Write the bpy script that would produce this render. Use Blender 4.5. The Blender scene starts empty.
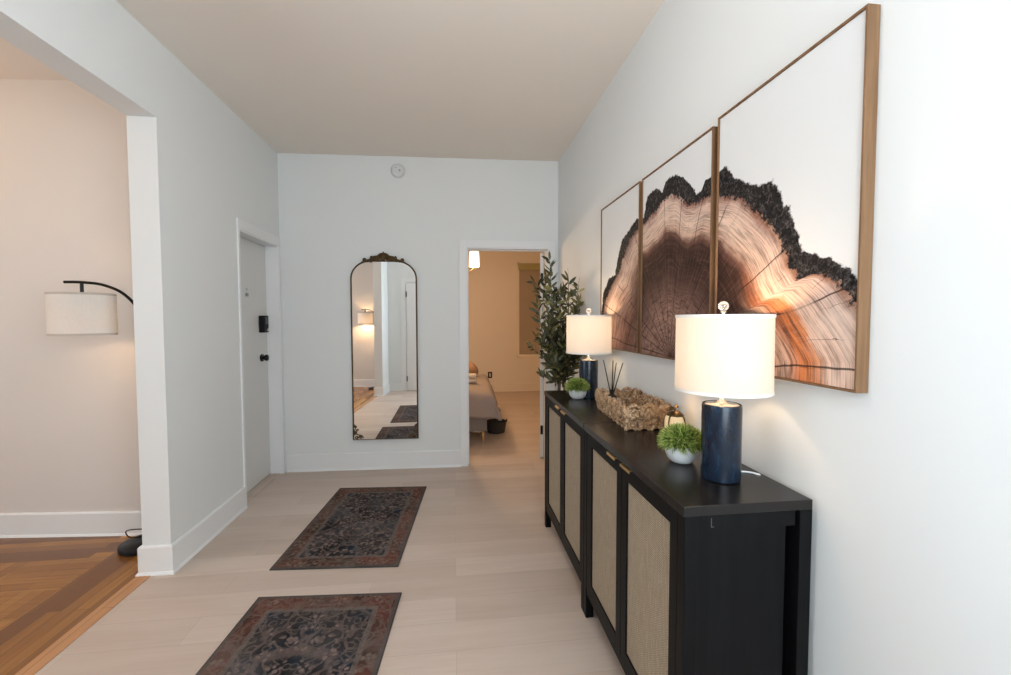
import bpy, math, random
from mathutils import Vector, Matrix
import mathutils.noise as mnoise
random.seed(7)
PI = math.pi
sc = bpy.context.scene
COL = sc.collection

# ------------------------------------------------------------------ camera
F_PX, YAW, PITCH, ROLL, CAM_H = 430.0, 0.119, 0.041, -0.002, 1.433
cam_data = bpy.data.cameras.new('camera')
cam_data.sensor_fit = 'HORIZONTAL'; cam_data.sensor_width = 36.0
cam_data.lens = F_PX / 1011 * 36.0
cam_data.clip_start = 0.02
cam = bpy.data.objects.new('camera', cam_data); COL.objects.link(cam)
fw = Vector((math.sin(YAW), math.cos(YAW), 0)); rt = Vector((math.cos(YAW), -math.sin(YAW), 0)); up = Vector((0, 0, 1))
fw2 = fw * math.cos(PITCH) - up * math.sin(PITCH); up2 = up * math.cos(PITCH) + fw * math.sin(PITCH)
rt3 = rt * math.cos(ROLL) + up2 * math.sin(ROLL); up3 = -rt * math.sin(ROLL) + up2 * math.cos(ROLL)
M = Matrix((rt3, up3, -fw2)).transposed().to_4x4(); M.translation = Vector((0, 0, CAM_H))
cam.matrix_world = M
sc.camera = cam

# ------------------------------------------------------------------ world, exposure
w = bpy.data.worlds.new('sky'); sc.world = w; w.use_nodes = True
w.node_tree.nodes['Background'].inputs[0].default_value = (0.75, 0.87, 1.0, 1)
w.node_tree.nodes['Background'].inputs[1].default_value = 2.0
vs = sc.view_settings
vs.view_transform = 'Standard'; vs.look = 'None'; vs.gamma = 1.0; vs.use_curve_mapping = False
vs.exposure = 0.0

def area_light(name, loc, direction, sx, sy, power, color):
    d = bpy.data.lights.new(name, 'AREA'); d.shape = 'RECTANGLE'; d.size = sx; d.size_y = sy
    d.energy = power; d.color = color
    o = bpy.data.objects.new(name, d); COL.objects.link(o)
    o.location = loc; o.rotation_euler = Vector(direction).to_track_quat('-Z', 'Y').to_euler()
    return o
def point_light(name, loc, power, color, radius=0.03):
    d = bpy.data.lights.new(name, 'POINT'); d.energy = power; d.color = color; d.shadow_soft_size = radius
    o = bpy.data.objects.new(name, d); COL.objects.link(o); o.location = loc
    return o
# added daylight fills at unseen windows: behind the camera, beside it, in the living room
area_light('window_daylight', (0.42, -0.43, 1.62), (-0.30, 1, 0.10), 1.05, 1.45, 42, (0.77, 0.895, 1.0))
area_light('side_window_daylight', (1.00, -0.03, 1.60), (-1, 0.0, -0.05), 0.62, 1.2, 13, (0.80, 0.91, 1.0))  # added side fill, brightens the near end reflected in the mirror
area_light('living_room_window_daylight', (-4.55, 0.75, 1.6), (1, 0.0, -0.05), 2.2, 1.6, 30, (0.80, 0.91, 1.0))  # added fill from an unseen living room window
point_light('living_room_ceiling_light', (-3.3, 1.9, 2.62), 15, (1, .64, .36), .12)  # added warm fill for the living room, has no fixture
point_light('hall_ceiling_light', (-.22, 1.15, 2.78), 12.5, (.96, .97, 1.0), .12)  # added hallway fill, hangs below the added ceiling fixture
WARM = (1.0, 0.66, 0.36)

# ------------------------------------------------------------------ materials
def mat(name, color=(0.8, 0.8, 0.8), rough=0.5, metal=0.0, spec=0.5):
    m = bpy.data.materials.new(name); m.use_nodes = True
    b = m.node_tree.nodes['Principled BSDF']
    b.inputs['Base Color'].default_value = (*color, 1); b.inputs['Roughness'].default_value = rough
    b.inputs['Metallic'].default_value = metal; b.inputs['Specular IOR Level'].default_value = spec
    return m
class NT:
    def __init__(s, m):
        s.m = m; s.t = m.node_tree; s.b = s.t.nodes.get('Principled BSDF')
    def n(s, typ, inp=None, **kw):
        nd = s.t.nodes.new(typ)
        for k, v in kw.items(): setattr(nd, k, v)
        for k, v in (inp or {}).items(): s.set(nd, k, v)
        return nd
    def set(s, nd, k, v):
        i = nd.inputs[k]
        if isinstance(v, bpy.types.NodeSocket): s.t.links.new(v, i)
        elif isinstance(v, bpy.types.Node): s.t.links.new(v.outputs[0], i)
        else:
            if isinstance(v, tuple) and len(v) == 3 and i.type == 'RGBA': v = (*v, 1)
            i.default_value = v
    def math(s, op, a, b=0.0, c=None, clamp=False):
        nd = s.n('ShaderNodeMath', operation=op, use_clamp=clamp); s.set(nd, 0, a); s.set(nd, 1, b)
        if c is not None: s.set(nd, 2, c)
        return nd.outputs[0]
    def mix(s, f, a, b, blend='MIX'):
        nd = s.n('ShaderNodeMix', data_type='RGBA', blend_type=blend); s.set(nd, 0, f)
        for k, v in ((6, a), (7, b)):
            if isinstance(v, bpy.types.NodeSocket): s.t.links.new(v, nd.inputs[k])
            else: nd.inputs[k].default_value = (*v, 1)
        return nd.outputs[2]
    def ramp(s, f, stops, interp='LINEAR'):
        nd = s.n('ShaderNodeValToRGB'); s.set(nd, 0, f); cr = nd.color_ramp; cr.interpolation = interp
        while len(cr.elements) < len(stops): cr.elements.new(0.5)
        for e, (p, c) in zip(cr.elements, stops):
            e.position = p; e.color = (*c, 1) if isinstance(c, tuple) else (c, c, c, 1)
        return nd.outputs[0]
    def coord(s, scale=(1, 1, 1), rot=(0, 0, 0), loc=(0, 0, 0)):
        tc = s.n('ShaderNodeTexCoord'); mp = s.n('ShaderNodeMapping')
        s.t.links.new(tc.outputs['Object'], mp.inputs[0])
        mp.inputs['Scale'].default_value = scale; mp.inputs['Rotation'].default_value = rot; mp.inputs['Location'].default_value = loc
        return mp.outputs[0]
    def noise(s, vec, scale, detail=3.0, rough=0.5, dist=0.0):
        nd = s.n('ShaderNodeTexNoise'); s.set(nd, 'Vector', vec); nd.inputs['Scale'].default_value = scale
        nd.inputs['Detail'].default_value = detail; nd.inputs['Roughness'].default_value = rough; nd.inputs['Distortion'].default_value = dist
        return nd.outputs[0]
    def bump(s, h, strength=0.2, dist=0.01):
        nd = s.n('ShaderNodeBump'); s.set(nd, 'Height', h); nd.inputs['Strength'].default_value = strength; nd.inputs['Distance'].default_value = dist
        s.t.links.new(nd.outputs[0], s.b.inputs['Normal'])
    def base(s, c): s.set(s.b, 'Base Color', c)

def paint(name, color, rough=0.6):
    m = mat(name, color, rough, spec=0.3); t = NT(m)
    v = t.coord(); t.bump(t.noise(v, 140, 2), 0.05, 0.002)
    return m
m_wall = paint('white_wall_paint', (0.79, 0.80, 0.785))
m_wall_living = paint('living_room_wall_paint', (0.72, 0.675, 0.63))
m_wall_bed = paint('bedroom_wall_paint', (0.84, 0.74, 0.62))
m_ceil = paint('ceiling_paint', (0.85, 0.78, 0.70), 0.8)
m_trim = paint('trim_gloss_paint', (0.83, 0.83, 0.82), 0.35)
m_door = paint('door_paint', (0.70, 0.69, 0.66), 0.4)
m_black = mat('black_metal', (0.012, 0.012, 0.013), 0.35, 0.6)
m_blackp = mat('black_plastic', (0.005, 0.005, 0.006), 0.5, spec=.2)
m_gold = mat('brushed_gold', (0.75, 0.50, 0.22), 0.3, 1.0)
m_brass = mat('pale_brass', (0.80, 0.62, 0.34), 0.25, 1.0)
m_bronze = mat('antique_bronze', (0.10, 0.065, 0.03), 0.45, 0.8)
m_silver = mat('satin_silver', (0.75, 0.72, 0.68), 0.2, 1.0)

def plank_mat():
    m = mat('pale_oak_planks', rough=0.42, spec=0.35); t = NT(m)
    v = t.coord()
    br = t.n('ShaderNodeTexBrick', {'Vector': v, 'Color1': (0.0, 0.0, 0.0), 'Color2': (1.0, 1.0, 1.0), 'Mortar': (0.5, 0.5, 0.5)}, offset=0.37, offset_frequency=2)
    br.inputs['Scale'].default_value = 1.0; br.inputs['Mortar Size'].default_value = 0.0009; br.inputs['Mortar Smooth'].default_value = 0.2
    br.inputs['Brick Width'].default_value = 1.22; br.inputs['Row Height'].default_value = 0.182; br.inputs['Bias'].default_value = 0.0
    tone = br.outputs['Color']
    vs_ = t.coord(scale=(1.2, 22, 1)); g = t.noise(vs_, 2.2, 6, 0.65, 0.6)
    g2 = t.noise(t.coord(scale=(0.8, 5, 1)), 1.6, 3, 0.5)
    c = t.ramp(tone, [(0, (0.53, 0.42, 0.345)), (0.5, (0.59, 0.475, 0.395)), (1, (0.64, 0.53, 0.45))])
    c = t.mix(t.math('MULTIPLY', t.ramp(g, [(0.35, 0.0), (0.7, 1.0)]), 0.30), c, (0.43, 0.33, 0.26))
    c = t.mix(t.math('MULTIPLY', t.ramp(g2, [(0.4, 0.0), (0.65, 1.0)]), 0.28), c, (0.67, 0.57, 0.50))
    c = t.mix(t.math('MULTIPLY', br.outputs['Fac'], 0.45), c, (0.25, 0.19, 0.15))
    t.base(c); t.bump(t.math('SUBTRACT', g, br.outputs['Fac']), 0.08, 0.002)
    return m
m_plank = plank_mat()

def parquet_mat():
    m = mat('honey_parquet', rough=0.26, spec=0.5); t = NT(m)
    tc = t.n('ShaderNodeTexCoord'); sep = t.n('ShaderNodeSeparateXYZ'); t.t.links.new(tc.outputs['Object'], sep.inputs[0])
    X, Y = sep.outputs[0], sep.outputs[1]
    def strips(rot, bw, rh, loc=(0, 0, 0)):
        br = t.n('ShaderNodeTexBrick', {'Vector': t.coord(rot=(0, 0, rot), loc=loc), 'Color1': (0.0, 0.0, 0.0), 'Color2': (1.0, 1.0, 1.0), 'Mortar': (0.4, 0.4, 0.4)}, offset=0.43)
        br.inputs['Scale'].default_value = 1.0; br.inputs['Mortar Size'].default_value = 0.0012
        br.inputs['Brick Width'].default_value = bw; br.inputs['Row Height'].default_value = rh
        return br.outputs['Color'], br.outputs['Fac']
    a, fa = strips(PI / 2, 0.95, 0.062, (0, 0.01, 0)); b, fb = strips(0, 1.1, 0.06)
    # field: square blocks whose strips turn by a quarter from block to block
    p1, f1 = strips(0, 0.42, 0.06); p2, f2 = strips(PI / 2, 0.42, 0.06)
    ch = t.n('ShaderNodeTexChecker', {'Vector': t.coord(), 'Color1': (0.0, 0.0, 0.0), 'Color2': (1.0, 1.0, 1.0), 'Scale': 2.4})
    field = t.mix(.62, t.mix(ch.outputs[1], p1, p2), (.55, .55, .55)); ff = t.mix(ch.outputs[1], f1, f2)
    inx = t.math('GREATER_THAN', X, -2.09)
    iny = t.math('MULTIPLY', t.math('GREATER_THAN', Y, 2.82), t.math('LESS_THAN', t.math('ADD', X, t.math('MULTIPLY', Y, 0.0)), -2.09))
    tone = t.mix(inx, t.mix(iny, field, b), a); fm = t.mix(inx, t.mix(iny, ff, fb), fa)
    gx = t.noise(t.coord(scale=(30, 2.0, 1)), 1.5, 5, 0.6, 0.4); gy = t.noise(t.coord(scale=(2.0, 30, 1)), 1.5, 5, 0.6, 0.4)
    g = t.mix(inx, gy, gx)
    c = t.ramp(tone, [(0.15, (0.17, 0.072, 0.017)), (0.4, (0.30, 0.14, 0.032)), (0.7, (0.40, 0.20, 0.045)), (.95, (0.58, 0.33, 0.08))])
    c = t.mix(t.math('MULTIPLY', t.ramp(g, [(0.35, 0.0), (0.7, 1.0)]), 0.45), c, (0.17, 0.065, 0.016))
    nose = t.math('GREATER_THAN', X, -1.775)
    cn = t.mix(gx, (0.40, 0.20, 0.085), (0.58, 0.34, 0.17)); c = t.mix(nose, c, cn)
    c = t.mix(t.math('MULTIPLY', fm, 0.7), c, (0.07, 0.03, 0.012))
    c = t.mix(1.0, c, (1.08, .96, .85), 'MULTIPLY'); t.base(c); t.bump(g, 0.05, 0.002)
    return m
m_parq = parquet_mat()

def wood_mat(name, c1, c2, axis=1, rough=0.5, s=1.0):
    m = mat(name, rough=rough, spec=0.14); t = NT(m)
    sc3 = [40.0 * s] * 3; sc3[axis] = 2.2 * s
    g = t.noise(t.coord(scale=tuple(sc3)), 1.0, 5, 0.6, 0.8)
    t.base(t.mix(t.ramp(g, [(0.3, 0.0), (0.7, 1.0)]), c1, c2)); t.bump(g, 0.1, 0.001)
    return m
m_frame = wood_mat('walnut_frame', (0.15, 0.078, 0.038), (0.27, 0.15, 0.078), 2)
m_cab = wood_mat('black_oak_veneer', (0.0022, 0.0023, 0.0027), (0.006, 0.006, 0.0065), 2, 0.5)
m_cabtop = wood_mat('black_brown_top_veneer', (0.005, 0.0045, 0.0045), (0.015, 0.0115, 0.010), 1, 0.27)
m_cabtop.node_tree.nodes['Principled BSDF'].inputs['Specular IOR Level'].default_value = .38

def rattan_mat():
    m = mat('rattan_weave', rough=0.75, spec=0.2); t = NT(m)
    v = t.coord()
    a = t.n('ShaderNodeTexWave', {'Vector': v, 'Scale': 36.0, 'Distortion': 1.5, 'Detail': 1.0, 'Detail Scale': 2.0}, bands_direction='Y')
    b = t.n('ShaderNodeTexWave', {'Vector': v, 'Scale': 42.0, 'Distortion': 1.5, 'Detail': 1.0, 'Detail Scale': 2.0}, bands_direction='Z')
    ab = t.math('MULTIPLY', a.outputs['Fac'], b.outputs['Fac'])
    n = t.noise(t.coord(scale=(1, 22, 3)), 5, 5, 0.75)
    c = t.mix(ab, (0.26, 0.20, 0.135), (0.78, 0.66, 0.52))
    c = t.mix(t.ramp(n, [(0.40, 0.0), (0.60, 0.65)]), c, (.30, .23, .155))
    t.base(c); t.bump(ab, 0.5, 0.002)
    return m
m_rattan = rattan_mat()

# ------------------------------------------------------------------ mesh helpers
class MB:
    def __init__(s): s.v = []; s.f = []; s.smooth = []
    def add(s, verts, faces, smooth=False):
        o = len(s.v); s.v += [tuple(p) for p in verts]
        for f in faces: s.f.append(tuple(i + o for i in f)); s.smooth.append(smooth)
        return s
    def box(s, x0, x1, y0, y1, z0, z1):
        return s.prism([(x0, y0), (x1, y0), (x1, y1), (x0, y1)], z0, z1)
    def prism(s, poly, z0, z1):
        n = len(poly)
        area = sum(poly[i][0] * poly[(i + 1) % n][1] - poly[(i + 1) % n][0] * poly[i][1] for i in range(n))
        if area < 0: poly = poly[::-1]
        v = [(x, y, z0) for x, y in poly] + [(x, y, z1) for x, y in poly]
        f = [tuple(range(n))[::-1], tuple(range(n, 2 * n))] + [(i, (i + 1) % n, n + (i + 1) % n, n + i) for i in range(n)]
        return s.add(v, f)
    def lathe(s, prof, n=40, c=(0, 0, 0), cap=True):
        v = []; f = []
        for r, z in prof:
            for i in range(n):
                a = 2 * PI * i / n; v.append((c[0] + r * math.cos(a), c[1] + r * math.sin(a), c[2] + z))
        for k in range(len(prof) - 1):
            for i in range(n):
                j = (i + 1) % n; f.append((k * n + i, k * n + j, (k + 1) * n + j, (k + 1) * n + i))
        if cap:
            f.append(tuple(range(n))[::-1]); f.append(tuple(range((len(prof) - 1) * n, len(prof) * n)))
        return s.add(v, f, True)
    def tube(s, pts, r, n=8, closed=False):
        pts = [Vector(p) for p in pts]; m = len(pts); v = []; f = []
        rr = r if isinstance(r, (list, tuple)) else [r] * m
        prev = None
        for i, p in enumerate(pts):
            if closed: d = pts[(i + 1) % m] - pts[i - 1]
            else: d = pts[min(i + 1, m - 1)] - pts[max(i - 1, 0)]
            d.normalize()
            if prev is None:
                a = Vector((0, 0, 1)) if abs(d.z) < 0.9 else Vector((1, 0, 0)); nrm = d.cross(a).normalized()
            else: nrm = (prev - d * prev.dot(d)).normalized()
            prev = nrm; bn = d.cross(nrm)
            for k in range(n):
                a = 2 * PI * k / n; v.append(p + (nrm * math.cos(a) + bn * math.sin(a)) * rr[i])
        seg = m if closed else m - 1
        for i in range(seg):
            for k in range(n):
                i2 = (i + 1) % m; k2 = (k + 1) % n
                f.append((i * n + k, i * n + k2, i2 * n + k2, i2 * n + k))
        if not closed:
            f.append(tuple(range(n))[::-1]); f.append(tuple(range((m - 1) * n, m * n)))
        return s.add(v, f, True)
    def ball(s, c, r, n=16, m=10, mtx=None):
        v = []; f = []
        rx, ry, rz = r if isinstance(r, (list, tuple)) else (r, r, r)
        c = Vector(c)
        for k in range(m + 1):
            th = PI * k / m
            for i in range(n):
                a = 2 * PI * i / n
                p = Vector((rx * math.sin(th) * math.cos(a), ry * math.sin(th) * math.sin(a), rz * math.cos(th)))
                if mtx is not None: p = mtx @ p
                v.append(c + p)
        for k in range(m):
            for i in range(n):
                j = (i + 1) % n; f.append((k * n + i, (k + 1) * n + i, (k + 1) * n + j, k * n + j))
        return s.add(v, f, True)
    def build(s, name, m, parent=None, loc=None, bevel=0.0, subdiv=0, sharp=True):
        me = bpy.data.meshes.new(name); me.from_pydata(s.v, [], s.f); me.materials.append(m)
        me.polygons.foreach_set('use_smooth', s.smooth); me.validate(); me.update()
        if any(s.smooth) and sharp:
            me.set_sharp_from_angle(angle=math.radians(50))
        o = bpy.data.objects.new(name, me); COL.objects.link(o)
        if parent: o.parent = parent
        if loc: o.location = loc
        if bevel:
            b = o.modifiers.new('bevel', 'BEVEL'); b.width = bevel; b.segments = 2; b.limit_method = 'ANGLE'
        if subdiv:
            b = o.modifiers.new('sub', 'SUBSURF'); b.levels = subdiv; b.render_levels = subdiv
        return o
def tag(o, label, cat, group=None, kind=None):
    o['label'] = label; o['category'] = cat
    if group: o['group'] = group
    if kind: o['kind'] = kind
    return o
def thing(name, label, cat, loc, rz=0.0, group=None):
    o = bpy.data.objects.new(name, None); COL.objects.link(o); o.empty_display_size = 0.05
    o.location = loc; o.rotation_euler = (0, 0, rz)
    return tag(o, label, cat, group)
def structure(o, label=None, cat=None):
    o['kind'] = 'structure'; o['label'] = label or o.name.replace('_', ' ')
    o['category'] = cat or o.name.split('_')[0]
    return o
def bez(p0, p1, p2, p3, n=12):
    r = []
    for i in range(n + 1):
        t = i / n; r.append(Vector(p0) * (1 - t) ** 3 + Vector(p1) * 3 * t * (1 - t) ** 2 + Vector(p2) * 3 * t * t * (1 - t) + Vector(p3) * t ** 3)
    return r
def spline(pts, n=8):
    P = [Vector(p) for p in pts]; P = [P[0] * 2 - P[1]] + P + [P[-1] * 2 - P[-2]]; out = []
    for i in range(1, len(P) - 2):
        for k in range(n):
            t = k / n; a, b, c, d = P[i - 1], P[i], P[i + 1], P[i + 2]
            out.append(0.5 * ((2 * b) + (c - a) * t + (2 * a - 5 * b + 4 * c - d) * t * t + (3 * b - a - 3 * c + d) * t ** 3))
    out.append(P[-2]); return out

# ------------------------------------------------------------------ dimensions
XL, XLO, XR, HC = -1.605, -1.754, 1.018, 2.972
YF = -0.45                      # wall behind the camera
YLF, YLB, XLL = -1.02, 3.146, -4.7   # living room
Y1 = 2.602; Y2 = 0.10; ZH = 2.542   # opening in the left wall
K = -0.0343
def yb(x, off=0.0): return 4.245 + K * (x - XL) + off
WT = 0.14
DX0, DX1, DZ = 0.120, 0.925, 2.132
YFAR = 8.50
def yfar(x): return YFAR + K * (x - 1.3)

def ylw(x): return 3.102 + .085 * (-2.11 - x)
# ------------------------------------------------------------------ shell
structure(MB().box(-1.70, XR + .1, YF - .1, 3.2, -.05, 0).prism([(XL - .35, 3.2), (XR + .1, 3.2), (XR + .1, 4.3), (2.7, 4.3), (2.7, 8.8), (-2.6, 8.8), (-2.6, 4.2), (XL - .35, 4.2)], -.05, 0).build('floor', m_plank), 'pale oak plank floor of the hallway and bedroom', 'floor')
structure(MB().box(XLL - .1, -1.70, YLF - .1, 3.45, -.05, 0.003).build('floor_living_room', m_parq), 'honey brown parquet floor of the living room', 'floor')
structure(MB().box(XLL - .1, 2.8, YLF - .1, 8.9, HC, HC + .1).build('ceiling', m_ceil), 'flat off-white ceiling', 'ceiling')
structure(MB().box(XR, XR + .12, YF - .1, -.38, 0, HC).box(XR, XR + .12, .32, 4.165, 0, HC).box(XR, XR + .12, -.38, .32, 0, .95).box(XR, XR + .12, -.38, .32, 2.25, HC).build('wall_right', m_wall), 'long white wall behind the sideboards', 'wall')
# left wall: pier with the entry door, header over the opening, near pier
mb = MB().box(XLO, XL, Y1, 3.475, 0, HC)
mb.box(XLO, XL, 3.475, 4.195, 2.12, HC).box(XLO, XL, 4.195, 4.30, 0, HC)
mb.box(XLO, XL, Y2, Y1, ZH, HC).box(XLO, XL, YLF, Y2, 0, HC)
structure(mb.build('wall_left', m_wall), 'white left wall with wide opening and entry door', 'wall')
# back wall
def bwseg(x0, x1, z0, z1): return [(x0, yb(x0)), (x1, yb(x1)), (x1, yb(x1, WT)), (x0, yb(x0, WT))], z0, z1
mb = MB()
for a in (bwseg(-2.6, DX0, 0, HC), bwseg(DX0, DX1, DZ, HC), bwseg(DX1, 2.7, 0, HC)): mb.prism(*a)
structure(mb.build('wall_back', m_wall), 'white end wall of the hallway with a bedroom doorway', 'wall')
# wall behind the camera: an added window on the right
WX0, WX1, WZ0, WZ1 = -0.12, 0.96, 0.88, 2.36
mb = MB().box(XLO, WX0, YF - .12, YF, 0, HC).box(WX1, XR, YF - .12, YF, 0, HC).box(WX0, WX1, YF - .12, YF, 0, WZ0).box(WX0, WX1, YF - .12, YF, WZ1, HC)
structure(mb.build('wall_front', m_wall), 'white wall at the near end of the hallway', 'wall')
# living room walls
structure(MB().prism([(XLL - .1, ylw(XLL - .1)), (XLO, ylw(XLO)), (XLO, ylw(XLO) + .12), (XLL - .1, ylw(XLL - .1) + .12)], 0, HC).build('wall_living_back', m_wall_living), 'cream living room wall behind the arc lamp', 'wall')
structure(MB().box(XLL - .1, XLO, YLF - .1, YLF, 0, HC).build('wall_living_front', m_wall_living), 'cream living room wall seen in the mirror', 'wall')
LW0, LW1 = -0.4, 1.9
mb = MB().box(XLL - .1, XLL, YLF, LW0, 0, HC).box(XLL - .1, XLL, LW1, 3.45, 0, HC).box(XLL - .1, XLL, LW0, LW1, 0, .75).box(XLL - .1, XLL, LW0, LW1, 2.45, HC)
structure(mb.build('wall_living_left', m_wall_living), 'cream living room wall with an added window', 'wall')
# closet closing the space behind the entry door
structure(MB().box(-2.6, -2.5, 3.2, 4.3, 0, HC).box(-2.6, XLO, 3.2, 3.3, 0, HC).build('wall_outer', m_wall), 'wall beyond the entry door', 'wall')
# bedroom
structure(MB().prism([(-2.6, yfar(-2.6)), (2.7, yfar(2.7)), (2.7, yfar(2.7) + .12), (-2.6, yfar(-2.6) + .12)], 0, HC).build('wall_bedroom_back', m_wall_bed), 'warm lit far wall of the bedroom', 'wall')
structure(MB().box(-2.7, -2.6, 4.2, 8.8, 0, HC).build('wall_bedroom_left', m_wall_bed), 'left wall of the bedroom', 'wall')
structure(MB().box(2.7, 2.8, 4.1, 8.8, 0, HC).build('wall_bedroom_right', m_wall_bed), 'right wall of the bedroom', 'wall')
mb = MB()
for x0, x1, z0, z1 in ((-2.6, DX0 - .005, 0, HC), (DX0, DX1, DZ + .005, HC), (DX1 + .005, 2.7, 0, HC)):
    mb.prism([(x0, yb(x0, WT)), (x1, yb(x1, WT)), (x1, yb(x1, WT + .008)), (x0, yb(x0, WT + .008))], z0, z1)
structure(mb.build('wall_bedroom_front', m_wall_bed), 'bedroom side of the doorway wall', 'wall')

# unseen windows, added to house the daylight fills
def window(name, axis, label):
    if axis == 'y':
        x0, x1, z0, z1 = WX0, WX1, WZ0, WZ1; y = YF
        fr = MB(); t = .05
        for a in ((x0, x1, z0, z0 + t), (x0, x1, z1 - t, z1), (x0, x0 + t, z0, z1), (x1 - t, x1, z0, z1), (x0, x1, (z0 + z1) / 2 - .02, (z0 + z1) / 2 + .02)):
            fr.box(a[0], a[1], y - .10, y - .06, a[2], a[3])
        gl = MB().box(x0 + t, x1 - t, y - .085, y - .08, z0 + t, z1 - t)
    else:
        y0, y1, z0, z1 = LW0, LW1, .75, 2.45; x = XLL; fr = MB(); t = .05
        for a in ((y0, y1, z0, z0 + t), (y0, y1, z1 - t, z1), (y0, y0 + t, z0, z1), (y1 - t, y1, z0, z1), ((y0 + y1) / 2 - .03, (y0 + y1) / 2 + .03, z0, z1)):
            fr.box(x - .08, x - .04, a[0], a[1], a[2], a[3])
        gl = MB().box(x - .065, x - .06, y0 + t, y1 - t, z0 + t, z1 - t)
    if axis == 'x2':
        y0, y1, z0, z1 = -.38, .32, .95, 2.25; x = XR; fr = MB(); t = .045
        for a in ((y0, y1, z0, z0 + t), (y0, y1, z1 - t, z1), (y0, y0 + t, z0, z1), (y1 - t, y1, z0, z1), (y0, y1, 1.58, 1.62)):
            fr.box(x + .05, x + .09, a[0], a[1], a[2], a[3])
        gl = MB().box(x + .065, x + .07, y0 + t, y1 - t, z0 + t, z1 - t)
    f = structure(fr.build(name, m_trim, bevel=.002), label, 'window')
    gm = mat('window_glass', (1, 1, 1), 0.0); gm.node_tree.nodes['Principled BSDF'].inputs['Transmission Weight'].default_value = 1.0
    gl.build('glass_pane', gm, f)
window('added_window_1', 'y', 'added white framed window, out of view, at the near end of the hallway')
window('added_window_2', 'x', 'added white framed living room window, out of view')
window('added_window_4', 'x2', 'added narrow white framed side window, out of view beside the camera')  # opening and frame added for the side fill

# baseboards: tall flat board, eased top, small shoe at the floor
def baseboard(name, path, label, side=1, h=0.163, th=0.016, m=m_trim):
    """path = list of xy; the board grows to the left of travel (side=1)"""
    mb = MB(); P = [Vector((x, y, 0)) for x, y in path]
    prof = [(0, 0), (th + .010, 0), (th + .010, .006), (th + .004, .016), (th, .018), (th, h - .008), (th - .005, h), (0, h)]
    offs = []
    for i, p in enumerate(P):
        ds = []
        if i > 0: ds.append((P[i] - P[i - 1]).normalized())
        if i < len(P) - 1: ds.append((P[i + 1] - P[i]).normalized())
        ns = [Vector((-d.y, d.x, 0)) * side for d in ds]
        n = sum(ns, Vector()); n.normalize(); n = n / max(.3, n.dot(ns[0])); offs.append(n)
    v = []; f = []; k = len(prof)
    for p, n in zip(P, offs):
        for a, z in prof: v.append(p + n * a + Vector((0, 0, z)))
    for i in range(len(P) - 1):
        for j in range(k):
            q = (i * k + j, i * k + (j + 1) % k, (i + 1) * k + (j + 1) % k, (i + 1) * k + j)
            f.append(q if side < 0 else q[::-1])
    f.append(tuple(range(k))); f.append(tuple(range((len(P) - 1) * k, len(P) * k)))
    mb.add(v, f); return structure(mb.build(name, m), label, 'baseboard')
CW = 0.026
baseboard('baseboard_left', [(XLO, 3.05), (XLO, Y1), (XL, Y1), (XL, 3.475 - CW)], 'white baseboard wrapping the pier beside the opening', -1)
baseboard('baseboard_front_left', [(XLO, YLF), (XLO, Y2), (XL, Y2), (XL, YF), (-1.345, YF)], 'white baseboard wrapping the near pier', 1)
baseboard('baseboard_back', [(XL + .03, yb(XL + .03)), (DX0 - .065, yb(DX0 - .065))], 'white baseboard under the arched mirror', -1)
baseboard('baseboard_back_right', [(DX1 + .065, yb(DX1 + .065)), (XR, yb(XR))], 'white baseboard right of the bedroom doorway', -1)
baseboard('baseboard_right', [(XR, YF), (XR, yb(XR))], 'white baseboard behind the sideboards', 1)
baseboard('baseboard_living', [(XLL, ylw(XLL)), (XLO - .02, ylw(XLO - .02))], 'white baseboard of the living room back wall', -1, 0.16, m=m_trim)
baseboard('baseboard_living_front', [(XLL, YLF), (XLO - .02, YLF)], 'white baseboard of the living room front wall', 1, 0.16)
baseboard('baseboard_bedroom', [(-2.6, yfar(-2.6)), (2.7, yfar(2.7))], 'cream baseboard of the bedroom far wall', -1, 0.165, m=m_wall_bed)

# casings
mb = MB()
def by(x, o): return yb(x, o)
def bstrip(x0, x1, z0, z1, o0, o1): mb.prism([(x0, by(x0, o0)), (x1, by(x1, o0)), (x1, by(x1, o1)), (x0, by(x0, o1))], z0, z1)
bstrip(DX0 - .065, DX0, 0, DZ + .065, -.012, 0); bstrip(DX1, DX1 + .065, 0, DZ + .065, -.012, 0); bstrip(DX0, DX1, DZ, DZ + .065, -.012, 0)
bstrip(DX0 - .001, DX0 + .012, 0, DZ, -.006, WT + .01); bstrip(DX1 - .012, DX1 + .001, 0, DZ, -.006, WT + .01); bstrip(DX0, DX1, DZ - .012, DZ, -.006, WT + .01)
bstrip(DX0 + .012, DX0 + .022, 0, DZ - .012, .05, .085); bstrip(DX1 - .022, DX1 - .012, 0, DZ - .012, .05, .085); bstrip(DX0 + .012, DX1 - .012, DZ - .022, DZ - .012, .05, .085)
structure(mb.build('trim_1', m_trim, bevel=.0015), 'white casing around the bedroom doorway', 'trim')
mb = MB()
mb.box(XL, XL + .012, 3.475 - CW, 3.475, 0, 2.195).box(XL, XL + .012, 4.195, 4.232, 0, 2.195).box(XL, XL + .012, 3.475, 4.195, 2.12, 2.195)
mb.box(XLO, XL + .006, 3.475, 3.487, 0, 2.12).box(XLO, XL + .006, 4.183, 4.195, 0, 2.12).box(XLO, XL + .006, 3.475, 4.195, 2.108, 2.12)
structure(mb.build('trim_2', m_trim, bevel=.0015), 'white casing around the entry door', 'trim')

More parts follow.
